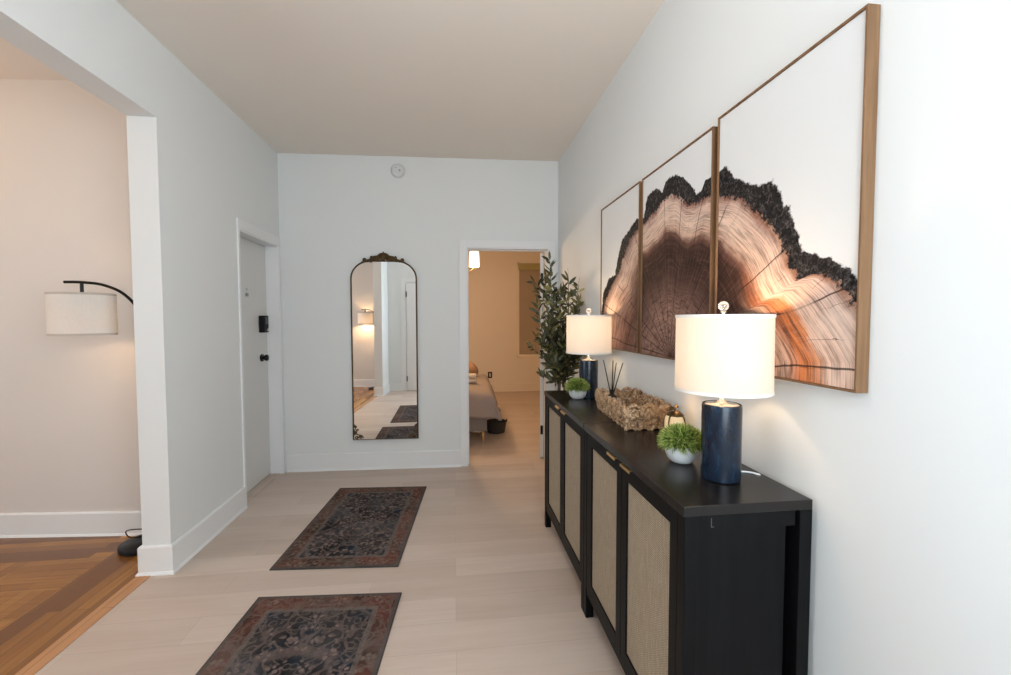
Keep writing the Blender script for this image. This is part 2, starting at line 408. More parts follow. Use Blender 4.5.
# entry door (recessed in the left wall)
d1 = structure(MB().box(XL - .145, XL - .10, 3.49, 4.18, 0.012, 2.105).build('door_1', m_door, bevel=.002), 'off-white flush entry door with black smart lock', 'door')
kx = XL - .10
k = MB().box(kx, kx + .050, 4.010, 4.097, 1.325, 1.475).build('keypad_lock', m_blackp, d1, bevel=.006)
MB().box(kx + .050, kx + .052, 4.025, 4.08, 1.40, 1.462).build('keypad_screen', mat('dark_glass', (.02, .02, .025), .1), k)
MB().tube([(kx + .050, 4.055, 1.352), (kx + .062, 4.055, 1.352)], .013, 12).build('thumb_turn', m_silver, k)
kn = MB().tube([(kx, 4.05, 1.10), (kx + .012, 4.05, 1.10)], .033, 24).build('door_knob', m_black, d1)
MB().tube([(kx + .012, 4.05, 1.10), (kx + .022, 4.05, 1.10), (kx + .034, 4.05, 1.10), (kx + .050, 4.05, 1.10), (kx + .056, 4.05, 1.10)], [.014, .014, .027, .028, .022], 24).build('knob', m_black, kn)
pe = MB().tube([(kx, 3.80, 1.69), (kx + .006, 3.80, 1.69)], .012, 16).build('peephole', m_silver, d1)
mb = MB().box(kx, kx + .002, 3.775, 3.835, 1.625, 1.665)
mb.build('number_plate', mat('pale_plate', (.5, .5, .48), .4), d1)
mb = MB()
for i, yy in enumerate((3.785, 3.80, 3.818)):
    mb.box(kx + .002, kx + .0028, yy, yy + .009, 1.635 + (.004 if i % 2 else 0), 1.655)
mb.build('plate_numbers', m_blackp, d1)
structure(MB().box(XL - .16, XL - .02, 3.487, 4.183, 0, .006).build('trim_3', m_plank), 'threshold under the entry door', 'trim')

# bedroom door, opened into the bedroom
hx, hy = DX1 - .018, yb(DX1, WT + .012)
d2 = structure(MB().box(-.036, 0, 0, .76, .012, DZ - .02).build('door_2', m_trim, loc=(hx, hy, 0), bevel=.0015), 'white bedroom door standing open', 'door')
d2.rotation_euler = (0, 0, math.radians(-12))
for z in (.30, 1.08, 1.86):
    MB().box(-.031, -.005, -.004, .0, z - .045, z + .045).tube([(-.018, -.008, z - .045), (-.018, -.008, z + .045)], .006, 8).build('hinge', m_black, d2)
MB().tube([(.0, .70, 1.0), (.024, .70, 1.0), (.034, .70, 1.0), (.054, .70, 1.0)], [.01, .01, .026, .022], 16).build('door_knob', m_black, d2)

# door behind the camera, seen in the mirror
d3 = structure(MB().box(-1.235, -.46, YF, YF + .03, .01, 2.17).build('door_3', m_trim, bevel=.002), 'white door behind the camera seen in the mirror', 'door')
for z in (.25, 1.95):
    MB().box(-1.245, -1.225, YF + .03, YF + .036, z - .05, z + .05).tube([(-1.237, YF + .034, z - .055), (-1.237, YF + .034, z + .055)], .008, 8).build('hinge', m_black, d3)
MB().tube([(-.53, YF + .03, 1.0), (-.53, YF + .05, 1.0), (-.53, YF + .06, 1.0), (-.53, YF + .085, 1.0)], [.01, .01, .027, .022], 16).build('door_knob', m_black, d3)
structure(MB().box(-1.345, -1.245, YF, YF + .018, 0, 2.27).box(-.45, -.35, YF, YF + .018, 0, 2.27).box(-1.245, -.45, YF, YF + .018, 2.18, 2.27).build('trim_4', m_trim, bevel=.002), 'casing around the door behind the camera', 'trim')

# ------------------------------------------------------------------ sideboards
CX0, CX1, CZ = 0.619, 1.000, 0.925
def czf(y): return CZ * (1 + .0115 * (y - 1.08))
def handle(y, parent, zt):
    # folded gold tab gripping the top edge of the door
    return MB().box(-.009, .004, y - .042, y + .042, zt - .001, zt + .002).box(-.011, -.008, y - .042, y + .042, zt - .008, zt + .002).build('handle', m_gold, parent, bevel=.0008)
def make_sideboard(y0, y1, label, rat, hy):
    L = y1 - y0; W = CX1 - CX0; D = CX0
    t = thing('sideboard', label, 'cabinet', (CX0, y0, 0), 0)
    t['group'] = 'matching rattan-door sideboards'
    MB().box(-.004, W + .0, 0, L, CZ - .028, CZ).build('top_panel', m_cabtop, t, bevel=.0015)
    MB().box(.02, W - .072, .012, .028, .14, CZ - .03).build('side_panel', m_cab, t)
    MB().box(.02, W - .03, L - .028, L - .012, .14, CZ - .03).build('side_panel', m_cab, t)
    MB().box(W - .036, W - .03, .012, L - .012, .14, CZ - .03).build('back_panel', m_cab, t)
    MB().box(.022, W - .03, .012, L - .012, .135, .155).build('bottom_panel', m_cab, t)
    pw = .038
    MB().box(.002, W - .050, .004, .014, CZ - .072, CZ - .028).build('side_rail', m_cab, t)
    MB().box(.002, W - .04, L - .014, L - .004, CZ - .072, CZ - .028).build('side_rail', m_cab, t)
    MB().box(.004, .03, pw, L - pw, .115, .143).build('bottom_rail', m_cab, t, bevel=.001)
    for xa in (0, W - pw):
        for ya in (0, L - pw):
            MB().box(xa, xa + pw, ya, ya + pw, 0, CZ - .028).build('leg', m_cab, t, bevel=.0015)
    mid = (rat[0][1] + rat[1][0]) / 2 - y0
    MB().box(.03, .036, mid - .02, mid + .02, .15, CZ - .03).build('centre_post', m_cab, t)
    zb, zt = .147, .893
    for i, (ra, rb) in enumerate(rat):
        a = (pw + .003) if i == 0 else mid + .0015
        b = (mid - .0015) if i == 0 else L - pw - .003
        ra -= y0; rb -= y0; rz0, rz1 = .198, .842
        f = MB()
        f.box(.001, .020, a, ra, zb, zt).box(.001, .020, rb, b, zb, zt).box(.001, .020, ra, rb, zb, rz0).box(.001, .020, ra, rb, rz1, zt)
        d = f.build('door', m_cab, t, bevel=.0008)
        MB().box(.008, .012, ra - .002, rb + .002, rz0 - .002, rz1 + .002).build('rattan_panel', m_rattan, d)
        handle(hy[i] - y0, d, zt)
        MB().tube([(.0, (ra + a) / 2, .16), (.0, (ra + a) / 2, .161)], .002, 6)
    return t
s1 = make_sideboard(1.080, 1.988, 'black sideboard with rattan doors nearest the camera, under the large lamp', [(1.163, 1.478), (1.575, 1.880)], (1.475, 1.615))
s2 = make_sideboard(1.992, 2.896, 'black sideboard with rattan doors further down the hall, beside the olive tree', [(2.060, 2.372), (2.468, 2.792)], (2.375, 2.515))
# the floor rises a little along the wall: the boards follow it
for s_ in (s1, s2):
    def shear(o):
        if o.type == 'MESH':
            for vv in o.data.vertices: vv.co.z *= 1 + .0115 * (vv.co.y + s_.location.y - 1.08)
        for c_ in o.children: shear(c_)
    bpy.context.view_layer.update(); shear(s_)
MB().box(.078, .080, .0030, .0038, .862, .888).box(.080, .087, .0030, .0038, .862, .864).build('scratch', mat('pale_scratch', (.07, .07, .07), .6), s1)

# ------------------------------------------------------------------ table lamps
def navy_glaze():
    m = mat('navy_reactive_glaze', rough=0.22, spec=0.4); t = NT(m)
    n = t.noise(t.coord(scale=(1, 1, .35)), 45, 5, .65, .6); n2 = t.noise(t.coord(scale=(1, 1, .2)), 9, 3)
    c = t.ramp(n, [(0.3, (0.002, 0.004, 0.009)), (0.55, (0.005, 0.015, 0.034)), (0.72, (0.02, 0.05, 0.09))])
    t.base(t.mix(t.ramp(n2, [(.35, 0.0), (.7, .5)]), c, (0.012, 0.014, 0.02))); t.bump(n, .15, .002)
    return m
m_navy = navy_glaze()
def shade_mat(name, color, trans, emit):
    m = bpy.data.materials.new(name); m.use_nodes = True; t = NT(m); t.t.nodes.remove(t.b)
    out = t.t.nodes['Material Output']
    v = t.coord()
    wv = t.math('MULTIPLY', t.noise(t.coord(scale=(1, 1, 14)), 40, 2), 1.0)
    wh = t.noise(t.coord(scale=(12, 12, 1)), 30, 2)
    tex = t.ramp(t.math('ADD', t.math('MULTIPLY', wv, .5), t.math('MULTIPLY', wh, .5)), [(.35, .93), (.65, 1.0)])
    col = t.mix(1.0, color, tex, 'MULTIPLY')
    d = t.n('ShaderNodeBsdfDiffuse', {'Color': col}); tr = t.n('ShaderNodeBsdfTranslucent', {'Color': col})
    mx = t.n('ShaderNodeMixShader', {0: trans, 1: d.outputs[0], 2: tr.outputs[0]})
    if emit:
        em = t.n('ShaderNodeEmission', {'Color': (1.0, .80, .58), 'Strength': emit})
        ad = t.n('ShaderNodeAddShader', {0: mx.outputs[0], 1: em.outputs[0]}); t.t.links.new(ad.outputs[0], out.inputs[0])
    else: t.t.links.new(mx.outputs[0], out.inputs[0])
    return m
m_shade = shade_mat('white_linen_shade', (0.66, 0.61, 0.56), 0.42, 0.30)
m_crystal = mat('clear_crystal', (1, 1, 1), 0.03); m_crystal.node_tree.nodes['Principled BSDF'].inputs['Transmission Weight'].default_value = .85
m_bulb = bpy.data.materials.new('glowing_bulb'); m_bulb.use_nodes = True
_b = m_bulb.node_tree.nodes['Principled BSDF']; _b.inputs['Emission Color'].default_value = (1, .75, .45, 1); _b.inputs['Emission Strength'].default_value = 6
LAMP_W = 5.0
m_rim = mat('shade_rim', (.82, .79, .73), .8)
m_rim2 = mat('oatmeal_rim', (.55, .49, .42), .9)
def table_lamp(x, y, label, power, cord=False):
    t = thing('table_lamp', label, 'lamp', (x, y, czf(y))); t['group'] = 'navy table lamps on the sideboards'
    MB().lathe([(.052, 0), (.0575, .003), (.0585, .012), (.0580, .10), (.0585, .228), (.0575, .238), (.0545, .240), (.0535, .234), (.02, .234)], 48).build('lamp_base', m_navy, t)
    MB().lathe([(.050, .2345), (.050, .238), (.047, .240), (.018, .241), (.014, .246), (.0105, .252), (.0105, .305), (.014, .308), (.014, .335), (.009, .337)], 32).build('stem', m_silver, t)
    r, z0, z1 = .140, .282, .520
    sh = MB(); n = 72; prof = [(r, z0), (r, z0 + .006), (r - .001, z1 - .006), (r - .001, z1), (r - .003, z1), (r - .003, z1 - .006), (r - .002, z0 + .006), (r - .002, z0)]
    sh.lathe(prof + [prof[0]], n, cap=False); s = sh.build('lamp_shade', m_shade, t)
    MB().lathe([(r + .0012, z1 - .009), (r + .0012, z1 + .001), (r - .004, z1 + .001)], n, cap=False).build('shade_trim', m_rim, s)
    MB().lathe([(r - .0035, z0 - .001), (r + .0018, z0 - .001), (r + .0018, z0 + .009)], n, cap=False).build('shade_trim', m_rim, s)
    sp = MB()
    for k in range(3):
        a = k * 2 * PI / 3 + .5; sp.tube([(0, 0, z1 - .006), (math.cos(a) * (r - .003), math.sin(a) * (r - .003), z1 - .004)], .0015, 6)
    sp.tube([(0, 0, .33), (.03, 0, .36), (.035, 0, .42), (0, 0, z1 - .004)], .0012, 6)
    sp.tube([(0, 0, .33), (-.03, 0, .36), (-.035, 0, .42), (0, 0, z1 - .004)], .0012, 6).build('harp', m_silver, t)
    MB().ball((0, 0, .395), (.028, .028, .036)).build('bulb', m_bulb, t)
    fi = MB().lathe([(.006, z1 - .006), (.006, z1 + .008), (.010, z1 + .010), (.006, z1 + .014)], 20).build('finial', m_silver, t)
    MB().ball((0, 0, z1 + .028), .0155, 20, 14).build('finial_ball', m_crystal, fi)
    if cord:
        MB().tube(spline([(.056, .012, .004), (.085, .035, .0035), (.115, .030, .0035), (.132, .012, .003), (.145, .006, -.01), (.150, .004, -.10), (.152, .0, -.30)], 6), .0028, 8).build('power_cord', mat('white_cord', (.8, .8, .78), .4), t)
    l = point_light('lamp_bulb_light', (x, y, CZ + .43), power, (1, .70, .42), .03)
    l.parent = t; l.location = (0, 0, .43)
    return t
table_lamp(.842, 1.264, 'navy lamp with white drum shade on the near end of the sideboard', LAMP_W, True)
table_lamp(.842, 2.625, 'navy lamp with white drum shade further back beside the olive tree', LAMP_W)

# ------------------------------------------------------------------ potted grass balls
def grass_mat():
    m = mat('artificial_grass', rough=.45); t = NT(m)
    oi = t.n('ShaderNodeAttribute', attribute_name='tone')
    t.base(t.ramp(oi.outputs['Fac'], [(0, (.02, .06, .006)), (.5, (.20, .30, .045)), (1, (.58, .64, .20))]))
    return m
m_grass = grass_mat()
m_cement = mat('white_cement', (.62, .62, .60), .7); _t = NT(m_cement); _n = _t.noise(_t.coord(), 60, 4)
_t.base(_t.mix(_n, (.50, .50, .49), (.72, .72, .71))); _t.bump(_n, .1, .002)
m_soil = mat('dark_moss', (.01, .025, .006), .9)
def grass_pot(x, y, s, label, seed):
    rnd = random.Random(seed)
    t = thing('potted_grass_ball', label, 'plant', (x, y, czf(y))); t['group'] = 'faux grass balls in white bowls'
    MB().lathe([(.028 * s, 0), (.036 * s, .003 * s), (.049 * s, .016 * s), (.057 * s, .038 * s), (.058 * s, .062 * s), (.055 * s, .064 * s), (.050 * s, .052 * s), (.0, .052 * s)], 40).build('bowl', m_cement, t)
    g = MB(); tone = []
    MBc = MB().ball((0, 0, .070 * s), (.056 * s, .056 * s, .044 * s), 20, 12).build('moss_core', m_soil, t)
    for k in range(3000):
        u = rnd.uniform(-.32, 1); a = rnd.uniform(0, 2 * PI); q = math.sqrt(max(0, 1 - u * u))
        d = Vector((q * math.cos(a), q * math.sin(a), u)); c = Vector((0, 0, .072 * s))
        L = rnd.uniform(.022, .037) * s; p0 = c + Vector((d.x * .054, d.y * .054, d.z * .038)) * s
        dd = (d + Vector((rnd.uniform(-.5, .5), rnd.uniform(-.5, .5), rnd.uniform(-.3, .6)))).normalized()
        sd = dd.cross(Vector((rnd.uniform(-1, 1), rnd.uniform(-1, 1), rnd.uniform(-1, 1)))).normalized() * .0014 * s
        pm = p0 + dd * L * .55; p1 = p0 + dd * L + Vector((0, 0, -.004 * s))
        g.add([p0 - sd * .6, p0 + sd * .6, pm + sd, pm - sd, p1], [(0, 1, 2, 3), (3, 2, 4)])
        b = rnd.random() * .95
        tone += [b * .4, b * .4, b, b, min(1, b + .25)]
    o = g.build('foliage', m_grass, t); at = o.data.attributes.new('tone', 'FLOAT', 'POINT'); at.data.foreach_set('value', tone)
    return t
grass_pot(.800, 1.425, 1.0, 'round green grass ball in a white bowl beside the near lamp', 3)
grass_pot(.765, 2.600, .98, 'round green grass ball in a white bowl beside the far lamp', 5)

# ------------------------------------------------------------------ woven basket
def basket():
    def hy_mat():
        m = mat('water_hyacinth', rough=.75, spec=.25); t = NT(m)
        n = t.noise(t.coord(), 55, 5, .7, 1.2); n2 = t.noise(t.coord(), 14, 2)
        c = t.ramp(n, [(.36, (.035, .016, .008)), (.48, (.36, .22, .12)), (.62, (.72, .54, .36))])
        t.base(t.mix(t.ramp(n2, [(.35, 0.0), (.65, .5)]), c, (.50, .30, .16))); t.bump(n, .5, .004)
        return m
    m = hy_mat()
    cx, cy, hx, hyy = .878, 2.065, .098, .232
    t = thing('woven_basket', 'chunky scalloped water hyacinth basket on the black sideboards', 'basket', (cx, cy, czf(2.20)), math.radians(-3))
    rnd = random.Random(4)
    MB().prism([(-hx, -hyy), (hx, -hyy), (hx, hyy), (-hx, hyy)], .002, .012).build('basket_bottom', m, t, bevel=.003)
    per = []
    def ring(off):
        X, Y = hx + off, hyy + off; pts = []
        n1, n2 = 6, 14
        for i in range(n1): pts.append((-X + 2 * X * i / n1, -Y, 0))
        for i in range(n2): pts.append((X, -Y + 2 * Y * i / n2, PI / 2))
        for i in range(n1): pts.append((X - 2 * X * i / n1, Y, 0))
        for i in range(n2): pts.append((-X, Y - 2 * Y * i / n2, PI / 2))
        return pts
    mb = MB()
    for row in range(4):
        z = .012 + row * .0175
        for i, (x, y, a) in enumerate(ring(-.008 + row * .0032)):
            R = Matrix.Rotation(a, 3, 'Z') @ Matrix.Rotation((.75 if (i + row) % 2 else -.75) + rnd.uniform(-.15, .15), 3, 'Y')
            for off in (-.0035, .0035):
                mb.ball((x + rnd.uniform(-.002, .002), y, z + off * 1.6), (.022, .012, .0085), 8, 6, R)
    mb.build('woven_body', m, t)
    mb = MB(); r4 = ring(.006)
    for i in range(0, len(r4) - 1, 2):
        x, y, a = r4[i]; x2, y2, a2 = r4[(i + 2) % len(r4)]
        p0, p1 = Vector((x, y, .073)), Vector((x2, y2, .073)); mid = (p0 + p1) / 2
        hgt = rnd.uniform(.034, .044)
        for k in range(2):
            q = 1 - k * .42
            arc = [mid + (p0 - mid) * math.cos(u) * q * .98 + Vector((0, 0, -.014 + hgt * math.sin(u) * q * 1.25)) + Vector((rnd.uniform(-1, 1), rnd.uniform(-1, 1), 0)) * .001 for u in [PI * j / 8 for j in range(9)]]
            mb.tube(arc, [.0098 * (1.0 if k else 1.05)] * 9, 7)
    mb.build('scalloped_rim', m, t)
basket()

# reed diffuser in the basket
t = thing('reed_diffuser', 'small dark reed diffuser with four black reeds standing in the basket', 'diffuser', (.858, 2.262, czf(2.262) + .012))
m_smoke = mat('smoked_glass', (.02, .018, .018), .08)
MB().lathe([(.022, 0), (.026, .003), (.027, .055), (.022, .070), (.011, .076), (.010, .092), (.012, .094), (.012, .101)], 28).build('bottle', m_smoke, t)
MB().lathe([(.0275, .014), (.0275, .046)], 28, cap=False).build('bottle_label', mat('black_label', (.03, .03, .03), .7), t)
for a, b, h in ((-.045, .01, .262), (-.006, -.03, .262), (.032, .02, .245), (.058, -.01, .248)):
    MB().tube([(-a * .12, -b * .1, .02), (a * .25, b * .25, .10), (a, b, h)], .0028, 6).build('reed', m_blackp, t)

# small votive lantern, pumpkin shaped
t = thing('votive_lantern', 'small glowing cream glass votive lantern with bronze leaf top behind the grass ball', 'lantern', (.946, 1.742, czf(1.742)), .5)
m_vot = bpy.data.materials.new('cream_votive_glass'); m_vot.use_nodes = True; _b = m_vot.node_tree.nodes['Principled BSDF']
_b.inputs['Base Color'].default_value = (.72, .55, .34, 1); _b.inputs['Roughness'].default_value = .25
_b.inputs['Emission Color'].default_value = (1, .72, .38, 1); _b.inputs['Emission Strength'].default_value = .35
v = []; f = []; n = 48; prof = [(.02, .003), (.036, .010), (.043, .030), (.044, .060), (.040, .080), (.029, .095), (.010, .100)]
for r, z in prof:
    for i in range(n):
        a = 2 * PI * i / n; rr = r * (1 - .05 * abs(math.cos(a * 4)) ** 6); v.append((rr * math.cos(a), rr * math.sin(a), z))
for k in range(len(prof) - 1):
    for i in range(n): j = (i + 1) % n; f.append((k * n + i, k * n + j, (k + 1) * n + j, (k + 1) * n + i))
f.append(tuple(range(n))[::-1]); f.append(tuple(range((len(prof) - 1) * n, len(prof) * n)))
MB().add(v, f, True).build('glass_body', m_vot, t, sharp=False)
mb = MB()
for k in range(4):
    a = k * PI / 2
    mb.tube([(math.cos(a) * (r + .003), math.sin(a) * (r + .003), z) for r, z in prof], .0032, 6)
mb.lathe([(.040, 0), (.042, .004), (.036, .008)], 32)
mb.build('bronze_ribs', m_bronze, t)
MB().lathe([(.0, .108), (.012, .107), (.026, .101), (.036, .090), (.034, .086), (.026, .094), (.0, .101)], 32, cap=False).build('bronze_cap', m_bronze, t)
MB().tube(spline([(0, 0, .105), (.002, .002, .120), (.010, .0, .128), (.018, -.002, .122)], 5), [.005] * 15 + [.003], 8).build('stem', m_bronze, t)
lf = MB(); pts = [(-.002, 0, .118), (-.012, .014, .125), (-.030, .012, .122), (-.042, 0, .112), (-.030, -.014, .120), (-.012, -.012, .124)]
lf.add(pts + [(x, y, z + .002) for x, y, z in pts], [(5, 4, 3, 2, 1, 0), (6, 7, 8, 9, 10, 11)] + [(i, (i + 1) % 6, 6 + (i + 1) % 6, 6 + i) for i in range(6)]).build('leaf', m_bronze, t)
_l = point_light('votive_candle_light', (0, 0, 0), .12, (1, .6, .28), .01); _l.parent = t; _l.location = (0, -.01, .135)

# ------------------------------------------------------------------ wall art triptych
OUT = [(2.95, 1.20), (2.84, 1.38), (2.81, 1.49), (2.78, 1.61), (2.67, 1.7), (2.57, 1.71), (2.51, 1.84), (2.46, 1.91), (2.37, 1.94), (2.27, 1.98), (2.24, 1.98), (2.17, 1.97), (2.13, 2.07), (2.04, 2.08), (1.97, 2.04), (1.94, 2.08), (1.87, 2.09), (1.78, 2.05), (1.72, 2.0), (1.68, 1.95), (1.64, 1.95), (1.62, 1.98), (1.58, 1.99), (1.53, 1.985), (1.49, 2.0), (1.44, 1.94), (1.36, 1.89), (1.3, 1.87), (1.25, 1.87), (1.22, 1.83), (1.2, 1.78), (1.18, 1.77), (1.16, 1.72), (1.12, 1.63), (1.06, 1.6), (1.03, 1.6), (1.0, 1.58), (0.97, 1.56), (0.95, 1.53), (0.94, 1.51), (.86, 1.36), (.80, 1.2)]
INN = [(2.90, 1.20), (2.80, 1.40), (2.76, 1.53), (2.62, 1.66), (2.5, 1.72), (2.44, 1.81), (2.33, 1.9), (2.23, 1.93), (2.16, 1.94), (2.04, 1.97), (1.95, 2.01), (1.83, 1.99), (1.75, 1.93), (1.68, 1.91), (1.58, 1.92), (1.5, 1.89), (1.41, 1.86), (1.32, 1.79), (1.25, 1.73), (1.21, 1.68), (1.17, 1.6), (1.13, 1.55), (1.09, 1.56), (1.04, 1.56), (0.99, 1.52), (0.95, 1.47), (.84, 1.33), (.77, 1.2)]
CY_, CZ_ = 1.883, 1.26
def polar(pts):
    return sorted((math.atan2(z - CZ_, y - CY_), math.hypot(y - CY_, z - CZ_)) for y, z in pts)
PO, PI_ = polar(OUT), polar(INN)
def interp(P, a):
    if a <= P[0][0]: return P[0][1]
    for (a0, r0), (a1, r1) in zip(P, P[1:]):
        if a <= a1: return r0 + (r1 - r0) * (a - a0) / (a1 - a0 + 1e-9)
    return P[-1][1]
def art_mat():
    m = mat('tree_slice_print', rough=.6, spec=.08); t = NT(m)
    A = lambda nme: t.n('ShaderNodeAttribute', attribute_name=nme).outputs['Fac']
    tin, tout, ang, yy = A('tin'), A('tout'), A('ang'), A('py')
    v = t.coord()
    n1 = t.noise(v, 7, 6, .62); n2 = t.noise(v, 35, 5, .7); n3 = t.noise(v, 3.0, 3)
    comb = t.n('ShaderNodeCombineXYZ', {0: t.math('MULTIPLY', tin, 1.0), 1: t.math('MULTIPLY', ang, 2.2), 2: 0.0})
    rings = t.noise(t.n('ShaderNodeVectorMath', {0: comb.outputs[0], 1: (34.0, 1.2, 1.0)}, operation='MULTIPLY').outputs[0], 1.6, 5, .62, .4)
    fib = t.noise(t.n('ShaderNodeVectorMath', {0: comb.outputs[0], 1: (1.6, 30.0, 1.0)}, operation='MULTIPLY').outputs[0], 1.8, 4, .6, .3)
    q = t.math('ADD', tin, t.math('MULTIPLY', t.math('SUBTRACT', n1, .5), .09))
    rA = t.ramp(q, [(0, (.34, .20, .155)), (.25, (.38, .22, .17)), (.42, (.17, .092, .075)), (.52, (.060, .028, .023)), (.62, (.020, .010, .009)), (.73, (.042, .018, .014)), (.765, (.20, .095, .07)), (.80, (.66, .43, .32)), (.87, (.80, .59, .47)), (.955, (.70, .48, .39)), (.985, (.30, .14, .10))])
    rB = t.ramp(q, [(0, (.16, .085, .068)), (.30, (.17, .085, .065)), (.44, (.10, .046, .036)), (.52, (.36, .19, .145)), (.60, (.58, .38, .28)), (.68, (.66, .46, .36)), (.735, (.60, .19, .065)), (.79, (.64, .23, .09)), (.815, (.74, .50, .38)), (.955, (.72, .52, .43)), (.985, (.34, .17, .11))])
    rB2 = t.ramp(q, [(0, (.16, .085, .068)), (.34, (.15, .075, .058)), (.48, (.09, .042, .034)), (.56, (.30, .155, .12)), (.62, (.42, .21, .15)), (.67, (.72, .48, .36)), (.80, (.82, .62, .50)), (.955, (.66, .47, .38)), (.985, (.34, .17, .11))])
    rC = t.ramp(q, [(0, (.22, .12, .10)), (.35, (.34, .18, .13)), (.52, (.20, .09, .06)), (.62, (.38, .20, .145)), (.76, (.56, .37, .29)), (.9, (.68, .50, .42)), (.985, (.24, .14, .11))])
    mB = t.ramp(t.math('ADD', yy, t.math('MULTIPLY', t.math('SUBTRACT', n3, .5), .12)), [(0.13, 1.0), (0.25, 0.0)])
    mC = t.ramp(yy, [(0.66, 0.0), (0.74, 1.0)])
    c = t.mix(mC, t.mix(mB, rA, t.mix(t.ramp(t.math('SUBTRACT', 3.1416, ang), [(.55, 1.0), (.85, 0.0)]), rB2, rB)), rC)
    c = t.mix(t.math('MULTIPLY', t.ramp(q, [(.72, 1.0), (.84, .45)]), t.ramp(rings, [(.36, .80), (.54, 0.0)])), c, (.085, .04, .03))
    c = t.mix(t.ramp(fib, [(.52, 0.0), (.78, .22)]), c, (.62, .42, .33))
    fine = t.noise(t.n('ShaderNodeVectorMath', {0: comb.outputs[0], 1: (110.0, 1.6, 1.0)}, operation='MULTIPLY').outputs[0], 1.5, 3, .6, .3)
    c = t.mix(t.ramp(fine, [(.40, .45), (.52, 0.0)]), c, (.05, .022, .016))
    pat = t.noise(v, 4.5, 4, .6)
    c = t.mix(t.math('MULTIPLY', t.ramp(q, [(.76, 0.0), (.84, 1.0)]), t.ramp(pat, [(.46, 0.0), (.64, .55)])), c, (.85, .66, .54))
    # checks: thin dark radial cracks that come and go
    w_ = t.math('ADD', t.math('MULTIPLY', ang, 11.0), t.math('MULTIPLY', n1, .9))
    fr = t.math('ABSOLUTE', t.math('SUBTRACT', t.math('FRACT', w_), .5))
    ck = t.math('MULTIPLY', t.ramp(t.math('MULTIPLY', fr, tin), [(.0, 1.0), (.014, 0.0)]), t.ramp(t.noise(v, 6.0, 2), [(.45, 0.0), (.55, 1.0)]))
    w2 = t.math('ADD', t.math('MULTIPLY', ang, 4.3), t.math('MULTIPLY', n3, .35))
    fr2 = t.math('ABSOLUTE', t.math('SUBTRACT', t.math('FRACT', w2), .5))
    ck2 = t.math('MULTIPLY', t.ramp(t.math('MULTIPLY', fr2, tin), [(.0, 1.0), (.009, 1.0), (.016, 0.0)]), t.ramp(t.noise(v, 3.2, 2), [(.36, 0.0), (.44, 1.0)]))
    c = t.mix(t.math('MULTIPLY', t.math('MAXIMUM', ck, ck2), .85), c, (.03, .013, .01))
    # bark band
    to = t.math('ADD', tout, t.math('MULTIPLY', t.math('SUBTRACT', n2, .5), .055))
    bark = t.ramp(t.noise(v, 60, 6, .75, 1.0), [(.35, (.004, .004, .005)), (.52, (.022, .020, .020)), (.62, (.10, .085, .08)), (.72, (.17, .12, .10))])
    ti = t.math('ADD', tin, t.math('MULTIPLY', t.math('SUBTRACT', t.noise(v, 50, 5, .75), .5), .13))
    c = t.mix(t.ramp(ti, [(.985, 0.0), (.995, 1.0)]), c, bark)
    c = t.mix(t.ramp(to, [(.992, 0.0), (.998, 1.0)]), c, (.74, .745, .74))
    t.base(c); return m
m_art = art_mat()
AX = 0.983; AZ0, AZ1 = 1.250, 2.172
def art_panel(y0, y1, label, AZ1=2.168):
    t = thing('framed_print', label, 'picture', (AX, (y0 + y1) / 2, AZ0)); t['group'] = 'tree slice triptych'
    oy = (y0 + y1) / 2; ft = .006; hl = (y1 - y0) / 2; H = AZ1 - AZ0; dp = XR - AX - .001
    fr = MB()
    fr.box(0, dp, -hl, -hl + ft, 0, H).box(0, dp, hl - ft, hl, 0, H).box(0, dp, -hl + ft, hl - ft, 0, ft).box(0, dp, -hl + ft, hl - ft, H - ft, H)
    fr.build('frame', m_frame, t, bevel=.0008)
    a0, a1, z0, z1 = -hl + ft + .001, hl - ft - .001, ft + .001, H - ft - .001
    ny, nz = 150, 230; v = []; f = []; tin = []; tout = []; an = []; py = []
    for j in range(nz + 1):
        for i in range(ny + 1):
            y = a0 + (a1 - a0) * i / ny; z = z0 + (z1 - z0) * j / nz; v.append((.006, y, z))
            Y, Z = y + oy, z + AZ0; a = math.atan2(Z - CZ_, Y - CY_); r = math.hypot(Y - CY_, Z - CZ_)
            if a < -PI / 2: a += 2 * PI
            tin.append(r / interp(PI_, a)); tout.append(r / interp(PO, a)); an.append(a); py.append((Y - .94) / 1.9 * 1.0 + 0.0)
    for j in range(nz):
        for i in range(ny):
            k = j * (ny + 1) + i; f.append((k, k + ny + 1, k + ny + 2, k + 1))
    mb = MB().add(v, f); nb = len(v)
    mb.add([(.02, a0, z0), (.02, a1, z0), (.02, a1, z1), (.02, a0, z1)], [(0, 1, 2, 3)])
    # canvas edges close the sheet to its backing
    mb.add([(.006, a0, z0), (.02, a0, z0), (.02, a0, z1), (.006, a0, z1), (.006, a1, z0), (.02, a1, z0), (.02, a1, z1), (.006, a1, z1)], [(0, 1, 2, 3), (7, 6, 5, 4), (0, 4, 5, 1), (3, 2, 6, 7)])
    o = mb.build('canvas', m_art, t)
    ex = len(o.data.vertices) - nb
    for nme, arr, fill in (('tin', tin, 2.0), ('tout', tout, 2.0), ('ang', an, 0.0), ('py', py, .5)):
        at = o.data.attributes.new(nme, 'FLOAT', 'POINT'); at.data.foreach_set('value', arr + [fill] * ex)
art_panel(.944, 1.532,  'walnut-framed canvas nearest the camera showing the right side of a tree slice', 2.184)
art_panel(1.562, 2.186, 'middle walnut-framed canvas showing the dark heart of a tree slice')
art_panel(2.216, 2.818, 'farthest walnut-framed canvas showing the left edge of a tree slice')

